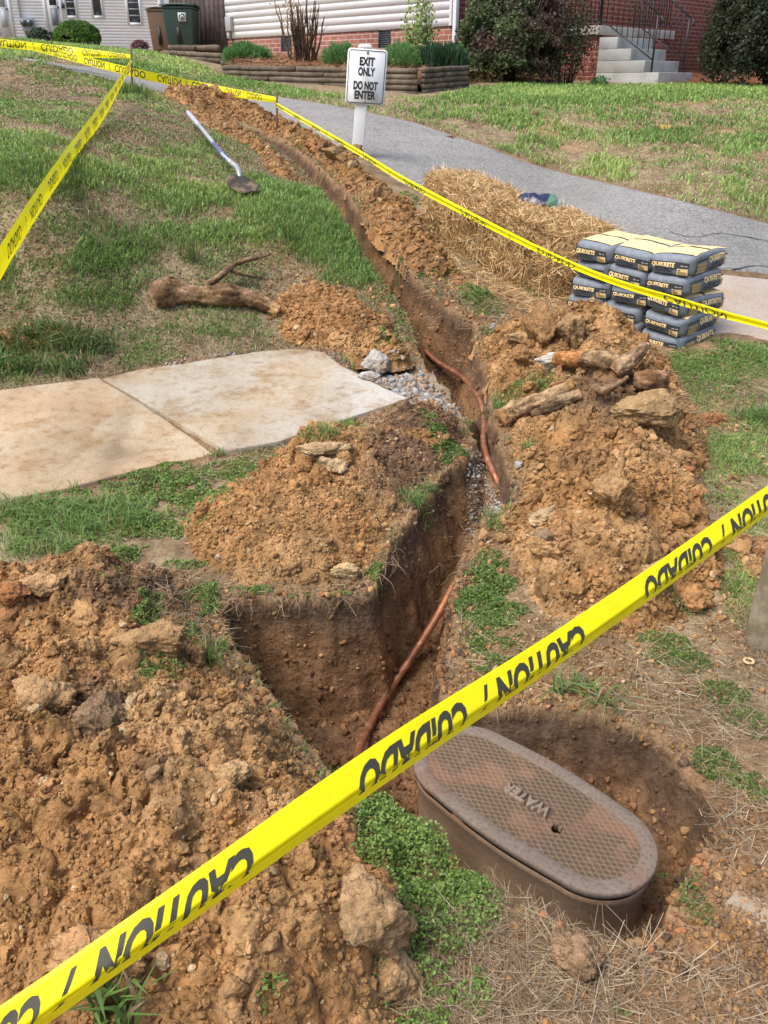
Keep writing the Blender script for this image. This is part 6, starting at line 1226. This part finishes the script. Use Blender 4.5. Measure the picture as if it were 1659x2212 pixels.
V, F, C = join(parts); tag(mk('dead_grass', V, F, M['straw'], None, C), 'matted dead grass stalks on the bare ground', kind='stuff')
# rootlets dangling from the cut edge
def rootlets(line, n, seed, ln=(.03, .12), out=.03, col=(.27, .185, .12)):
    rs = np.random.RandomState(seed); L = hits(line); parts = []
    for i in range(n):
        k = rs.uniform(0, len(L)-1.001); a = int(k); p = L[a]*(1-k+a)+L[a+1]*(k-a); th = rs.uniform(0, 6.28); l = rs.uniform(*ln); m = 6; q = [p+np.array([0, 0, .004])]; d = np.array([math.cos(th), math.sin(th)-.6, rs.uniform(-.2, .5)])
        for j in range(m): d = d+np.array([rs.normal(0, .35), rs.normal(0, .35), -.35+rs.normal(0, .2)]); d /= np.linalg.norm(d); q.append(q[-1]+d*l/m)
        mb = MB(); mb.tube(q, np.linspace(.0012, .0005, m+1)*rs.uniform(.7, 1.5), 4, np.array(col)*rs.uniform(.6, 1.4), caps=False); parts.append((np.array(mb.V), np.array(mb.F), np.array(mb.C)))
    return parts
pr = rootlets([(485, 1310), (560, 1292), (640, 1290), (720, 1294), (800, 1277)], 36, 1)+rootlets([(800, 1277), (835, 1227), (862, 1167), (905, 1097)], 26, 2)+rootlets([(955, 1500), (985, 1380), (985, 1290), (1000, 1215), (1040, 1130)], 34, 3)+rootlets([(1020, 1525), (1180, 1537), (1290, 1547), (1400, 1592), (1480, 1652)], 26, 4, (.02, .06))+rootlets([(1290, 2030), (1370, 2045), (1180, 1985)], 60, 6, (.03, .09))+rootlets([(905, 690), (985, 682), (1010, 702)], 30, 7, (.03, .1))
V, F, C = join(pr); tag(mk('rootlets', V, F, M['straw'], None, C), 'fine torn rootlets hanging from the cut edges of the trench', kind='stuff')
# ---------------------------------------------------------------- shrubs
def shrub(name, label, c, R, n, leaf, cols, seed, cat='shrub', stems=8, shell=.5, group=None, lumps=.25, stemcol=(.12, .085, .06), spike=None):
    """c: centre of the foot, R: radii (x, y, z)"""
    rs = np.random.RandomState(seed); t = empty(name, c, 0, label, cat, group); d = rs.normal(size=(n, 3)); d[:, 2] = np.abs(d[:, 2])*1.0-.25; d /= np.linalg.norm(d, axis=1)[:, None]; r = rs.uniform(shell, 1, n)**.6*(1+lumps*fbm(d[:, 0]*2.5+seed, d[:, 1]*2.5, d[:, 2]*2.5, oct=4, seed=seed)*1.8)
    P = d*r[:, None]*np.array(R); P[:, 2] += R[2]*.35; P[:, 2] = np.maximum(P[:, 2], .0); gap = fbm(P[:, 0]*3.1/R[0]+seed, P[:, 1]*3.1/R[1], P[:, 2]*3.1/R[2], oct=3, seed=seed+1) > -.22; P, d, r = P[gap], d[gap], r[gap]; n = len(P); k = fbm(P[:, 0]*2, P[:, 1]*2, P[:, 2]*2, oct=3, seed=seed+2)
    C = np.array(cols)[np.clip(((k+.5)*len(cols)+rs.normal(0, .6, n)).astype(int), 0, len(cols)-1)]*rs.uniform(.7, 1.3, (n, 1)); N_ = d+rs.normal(size=(n, 3))*.8; N_ /= np.linalg.norm(N_, axis=1)[:, None]
    if spike:
        D = d*.5+np.array([0, 0, 1])*spike; D += rs.normal(size=D.shape)*.25; D /= np.linalg.norm(D, axis=1)[:, None]; V, F, C = ribbons(P, D, leaf*rs.uniform(.6, 1.3, n), np.full(n, leaf*.13), C, seed, seg=1)
    else: V, F, C = leaves(P, N_, leaf*rs.uniform(.6, 1.3, n), C, seed)
    mk('foliage', V, F, M['leaf'], t, C); mb = MB()
    for i in range(stems):
        th = rs.uniform(0, 6.28); q = [np.array([math.cos(th)*.06, math.sin(th)*.06, -.05])]; e = np.array([math.cos(th)*R[0]*.8, math.sin(th)*R[1]*.8, R[2]*rs.uniform(.6, 1.15)])
        for j in range(1, 6): q.append(q[0]*(1-j/5)+e*(j/5)+rs.normal(0, .03, 3)*np.array(R))
        mb.tube(q, np.linspace(.022, .006, 6)*max(.5, min(R)*1.2), 6, stemcol)
    mb.build('stems', M['bark'], t); return t
gl = lambda u, v, Y, dz=0: (lambda p: (p[0], p[1], float(G(p[0], p[1]))+dz))(atY(u, v, Y))
bl = lambda u, v, Y: (lambda p: (p[0], p[1], float(bedz(p[0], p[1]))))(atY(u, v, Y))
DKR = [(.050, .030, .024), (.07, .042, .032), (.045, .048, .025), (.05, .07, .028), (.09, .055, .042)]
shrub('dark_shrub', 'big dark reddish evergreen shrub at the corner of the brick house', gl(1095, 160, 16.2), (.90, .8, 1.2), 40000, .050, [(.10, .055, .045), (.13, .08, .065), (.08, .075, .045), (.08, .12, .045), (.11, .14, .05)], 1, stems=26, group='large dark shrubs beside the porch')
shrub('dark_shrub', 'nearly black green shrub at the upper right corner beyond the steps', gl(1668, 165, 16.0), (1.05, .9, 1.7), 52000, .055, [(.035, .045, .025), (.05, .062, .032), (.065, .08, .038)], 2, stems=20, group='large dark shrubs beside the porch')
shrub('dark_shrub', 'thin overhanging green branches in front of the porch brick', gl(1222, 165, 16.3), (.5, .4, 1.15), 4200, .04, [(.04, .055, .022), (.06, .08, .03), (.09, .06, .04)], 3, stems=22, shell=.2, group='large dark shrubs beside the porch')
shrub('round_bush', 'clipped bright green round bush in front of the white house', gl(167, 86, 38.5), (.93, .8, .62), 14000, .07, [(.09, .19, .02), (.12, .24, .03), (.06, .14, .02)], 4, lumps=.08, shell=.85, stems=4)
FE = [(.11, .24, .07), (.15, .30, .10), (.20, .36, .13)]
shrub('feathery_bush', 'small feathery green bush at the left end of the timber bed', bl(533, 140, 16.6), (.38, .30, .19), 6000, .075, FE, 5, spike=.9, group='soft green perennials in the timber bed', stems=3)
shrub('feathery_bush', 'feathery green perennial behind the left edge of the exit sign', bl(735, 146, 15.6), (.28, .26, .22), 4500, .07, FE, 6, spike=.9, group='soft green perennials in the timber bed', stems=3)
shrub('feathery_bush', 'feathery green perennial between the exit sign and the sapling', bl(865, 146, 15.2), (.30, .28, .26), 5000, .07, FE, 7, spike=.9, group='soft green perennials in the timber bed', stems=3)
shrub('iris_clump', 'clump of dark upright sword leaves at the right end of the timber bed', bl(955, 150, 15.3), (.30, .26, .10), 1500, .24, [(.05, .11, .055), (.06, .13, .065), (.08, .16, .07)], 8, spike=2.6, stems=2, cat='flower clump')
shrub('sapling', 'thin young bush with pale yellow green leaves in front of the siding', bl(905, 140, 15.6), (.30, .26, .95), 1500, .055, [(.28, .38, .10), (.22, .32, .09), (.34, .42, .16)], 9, stems=7, shell=.15, stemcol=(.2, .15, .1))
shrub('ivy', 'pale leafy vine climbing beside the downspout', bl(1000, 150, 16.0), (.22, .15, .45), 420, .07, [(.16, .28, .07), (.12, .2, .05)], 12, stems=5, shell=.2, cat='vine')
shrub('low_plant', 'little green plant at the foot of the concrete steps', gl(1295, 172, 16.2), (.16, .12, .12), 260, .05, FE, 10, stems=2, cat='plant')
shrub('low_plant', 'low dark plant by the white house wall beside the meter', gl(85, 78, 39.5), (.5, .4, .35), 1500, .08, [(.03, .06, .03), (.05, .09, .04)], 13, stems=2, cat='plant')
shrub('low_plant', 'dark foliage hiding the doorstep of the white house', gl(122, 80, 39.0), (.5, .35, .25), 1500, .08, [(.02, .035, .02), (.03, .05, .03)], 14, stems=2, cat='plant')
shrub('purple_bush', 'small dusty purple mound by the white house wall', gl(303, 103, 39.5), (.33, .3, .26), 1800, .06, [(.16, .07, .08), (.22, .12, .12)], 15, stems=2, cat='plant')
# bare stemmed bush
def bare():
    c = np.array(bl(655, 140, 16.4)); t = empty('bare_bush', c, 0, 'leafless bush of upright cut brown stems before the siding', 'shrub'); rs = np.random.RandomState(6); mb = MB()
    for i in range(46):
        x0 = rs.normal(0, .10); y0 = rs.normal(0, .10); hh = rs.uniform(.55, .98); sp = x0*.7+rs.normal(0, .03); x0 = np.clip(x0, -.2, .2); q = [np.array([x0, y0, -.05])]; m = 7
        for j in range(1, m): f = j/(m-1); q.append(np.array([x0+sp*f+rs.normal(0, .012), y0+y0*1.2*f+rs.normal(0, .012), hh*f]))
        g = rs.uniform(.7, 1.3); mb.tube(q, np.linspace(.017, .007, m), 6, (.15*g, .105*g, .075*g))
        if rs.uniform() < .6: k = rs.randint(3, 6); mb.tube([q[k], q[k]+np.array([rs.normal(0, .07), rs.normal(0, .05), .12])], [.006, .003], 5, (.2*g, .14*g, .1*g))
    mb.build('stems', M['bark'], t); n = 160; P = np.column_stack([rs.normal(-.22, .10, n), rs.normal(0, .1, n), rs.uniform(.5, .95, n)]); N_ = rs.normal(size=(n, 3)); N_ /= np.linalg.norm(N_, axis=1)[:, None]; V, F, C = leaves(P, N_, np.full(n, .035), np.array([(.42, .25, .12), (.5, .36, .2)])[rs.randint(0, 2, n)], 3); mk('dead_leaves', V, F, M['leaf'], t, C)
bare()
# fallen leaves
for i, (u, v, s, c, lab) in enumerate([(1590-155, 272, .07, (.62, .40, .12), 'yellow fallen leaf on the far lawn'), (975, 290, .08, (.40, .22, .12), 'curled brown leaf at the edge of the drive'), (1155, 246, .07, (.5, .3, .18), 'tan leaf on the lawn below the pine needles')]):
    p = hit(u, v, .04); a = np.linspace(0, 2*math.pi, 12, endpoint=False); r = s*(1+.3*np.cos(3*a)); V = np.column_stack([r*np.cos(a), r*np.sin(a)*.7, .25*s*np.cos(2*a)]); V = np.vstack([V, [0, 0, 0]]); o = mk('fallen_leaf', V, [(j, (j+1) % 12, 12) for j in range(12)], M['leaf'], None, c); o.location = tuple(p); o.rotation_euler = (.5, .2, i); tag(o, lab, 'leaf', 'dead leaves on the far lawn')

for P_, nn, sd_, lab in ((RL, 260000, 131, 'straw coloured dead grass showing through the far lawn'),):
    lawn('dead_grass', lab, P_, nn, lambda u, v, x, y, a, b: np.clip(.6+.3*ell(u, v, bare_r)-.35*ell(u, v, lush_r), .1, 1), lambda g, b, r: .03+.02*g, .0009, sd_, .97, 1.0, 1.4)

# leafy ground cover mixed into the bank and verge
def cover(name, label, poly, n, seed, size, h, dens):
    rs = np.random.RandomState(seed); x, y = sample(poly, n, seed); ok = clear(x, y); x, y = x[ok], y[ok]; z = G(x, y); u, v = proj(x, y, z); a = fbm(x*2.6, y*2.6, oct=4, seed=seed); m = rs.uniform(0, 1, len(x)) < np.clip(dens(u, v)*sstep(-.05, .35, a), 0, 1); x, y, a = x[m], y[m], a[m]; n = len(x)
    r = np.hypot(x, y); z = surface(x, y)+h*rs.uniform(.1, 1, n)*(.4+.8*a); N_ = rs.normal(size=(n, 3))*.5+np.array([0, -.1, 1]); N_ /= np.linalg.norm(N_, axis=1)[:, None]
    c = np.array([(.15, .24, .05), (.20, .29, .07), (.25, .33, .11), (.12, .19, .05)])[rs.randint(0, 4, n)]*rs.uniform(.75, 1.2, (n, 1)); V, F, C = leaves(np.column_stack([x, y, z]), N_, size*r*rs.uniform(.6, 1.3, n), c, seed); tag(mk(name, V, F, M['leaf'], None, C), label, kind='stuff')
cover('clover', 'small leafed clover spread through the grass of the left bank', LB, 260000, 401, .0026, .03, lambda u, v: .9-.6*ell(u, v, bare_l))
cover('clover', 'low leafy cover in the thin grass of the right verge', RV, 60000, 402, .0024, .015, lambda u, v: .8+0*u)
# turf and dead stalks fringing the cut edge
def fringe(n, seed, band, ymin, ymax, name, label, green):
    rs = np.random.RandomState(seed); T = np.vstack([TRENCH, TRENCH[:1]]); seg = np.linalg.norm(np.diff(T[:, :2], axis=0), axis=1); cs = np.concatenate([[0], np.cumsum(seg/np.maximum(T[:-1, 1], 1))]); k = rs.uniform(0, cs[-1], n); i = np.clip(np.searchsorted(cs, k)-1, 0, len(seg)-1); f = (k-cs[i])/(cs[i+1]-cs[i]); p = T[i]*(1-f[:, None])+T[i+1]*f[:, None]; d = T[i+1]-T[i]; nn = np.column_stack([-d[:, 1], d[:, 0]]); nn /= np.linalg.norm(nn, axis=1)[:, None]; o = (np.abs(rs.normal(0, band, n))+.006)*p[:, 1]**.5
    out = []
    for s in (1, -1):
        q = p[:, :2]+nn*(s*o)[:, None]; out.append(q)
    sd = sdpoly(out[0][:, 0], out[0][:, 1], TRENCH); q = np.where((sd > 0)[:, None], out[1], out[0]); x, y = q[:, 0], q[:, 1]; sd = sdpoly(x, y, TRENCH); a = fbm(x*7, y*7, oct=3, seed=seed); m = (sd < -.004) & (y > ymin) & (y < ymax) & (a+.25 > rs.uniform(0, .6, n)) & (sdbox(x, y, SLAB2, .1) < 0) & (sdbox(x, y, BROKEN, .1) < 0); x, y, a = x[m], y[m], a[m]; n = len(x)
    g = rs.uniform(0, 1, n) < green*(.6+2*a); c = np.where(g[:, None], GREEN[rs.randint(0, 7, n)]*.85, DRY[rs.randint(0, 4, n)]*.9)*rs.uniform(.7, 1.2, (n, 1)); V, F, C = blades(x, y, top(x, y)-.004, rs.uniform(.012, .045, n)*(.6+.3*y**.5), .0011*y**.75*rs.uniform(.7, 1.4, n), c, seed, .9); tag(mk(name, V, F, M['leaf'], None, C), label, kind='stuff')
fringe(9000, 501, .018, 1.2, 3.2, 'grass', 'dry and green turf fringe on the cut edge of the pit', .4)
fringe(17000, 502, .03, 3.2, 9.5, 'grass', 'turf fringe along the upper narrow trench', .7)

# stones and crumbs lodged in the cut walls
rs = np.random.RandomState(77); T = np.vstack([TRENCH, TRENCH[:1]]); k = rs.uniform(0, len(TRENCH)-.01, 7000); i = k.astype(int); f = (k-i)[:, None]; p = T[i]*(1-f)+T[i+1]*f; d = T[i+1]-T[i]; nn = np.column_stack([-d[:, 1], d[:, 0]])/np.maximum(np.linalg.norm(d[:, :2], axis=1), 1e-6)[:, None]
q = p[:, :2]+nn*(rs.uniform(.0, .085, 7000)*rs.choice([-1, 1], 7000))[:, None]; m = sdpoly(q[:, 0], q[:, 1], TRENCH) > .006; q = q[m]; zz = surface(q[:, 0], q[:, 1]); n = len(q); r = .002*(7**(rs.uniform(0, 1, n)**3)); dd_ = G(q[:, 0], q[:, 1])-zz
c = np.where((dd_ < .1)[:, None], (.15, .095, .06), np.array([(.30, .16, .075), (.22, .12, .06), (.38, .23, .11)])[rs.randint(0, 3, n)])*rs.uniform(.7, 1.25, (n, 1)); V, F, C = strew(LUMPS[2], np.column_stack([q, zz]), r, c, 9); tag(mk('soil_crumbs', V, F, M['soil'], None, C), 'crumbs and pebbles lodged in the dug trench walls', kind='stuff')

# crumbs along the lip of the cut
k = rs.uniform(0, len(TRENCH)-.01, 9000); i = k.astype(int); f = (k-i)[:, None]; p = T[i]*(1-f)+T[i+1]*f; d = T[i+1]-T[i]; nn = np.column_stack([-d[:, 1], d[:, 0]])/np.maximum(np.linalg.norm(d[:, :2], axis=1), 1e-6)[:, None]
q = p[:, :2]+nn*(np.abs(rs.normal(0, .05, 9000))*rs.choice([-1, 1], 9000))[:, None]; sd = sdpoly(q[:, 0], q[:, 1], TRENCH); m = (sd < .004) & (sdbox(q[:, 0], q[:, 1], SLAB2, .1) < 0); q = q[m]; zz = top(q[:, 0], q[:, 1]); n = len(q); r = .0018*(8**(rs.uniform(0, 1, n)**2.6))
c = np.array([OCHRE, TAN, (.26, .16, .09), (.18, .115, .07), RED])[rs.randint(0, 5, n)]*rs.uniform(.7, 1.15, (n, 1)); V, F, C = strew(LUMPS[2], np.column_stack([q, zz+r*.2]), r, c, 10); tag(mk('soil_crumbs', V, F, M['soil'], None, C), 'crumbled clay along the lip of the trench', kind='stuff')
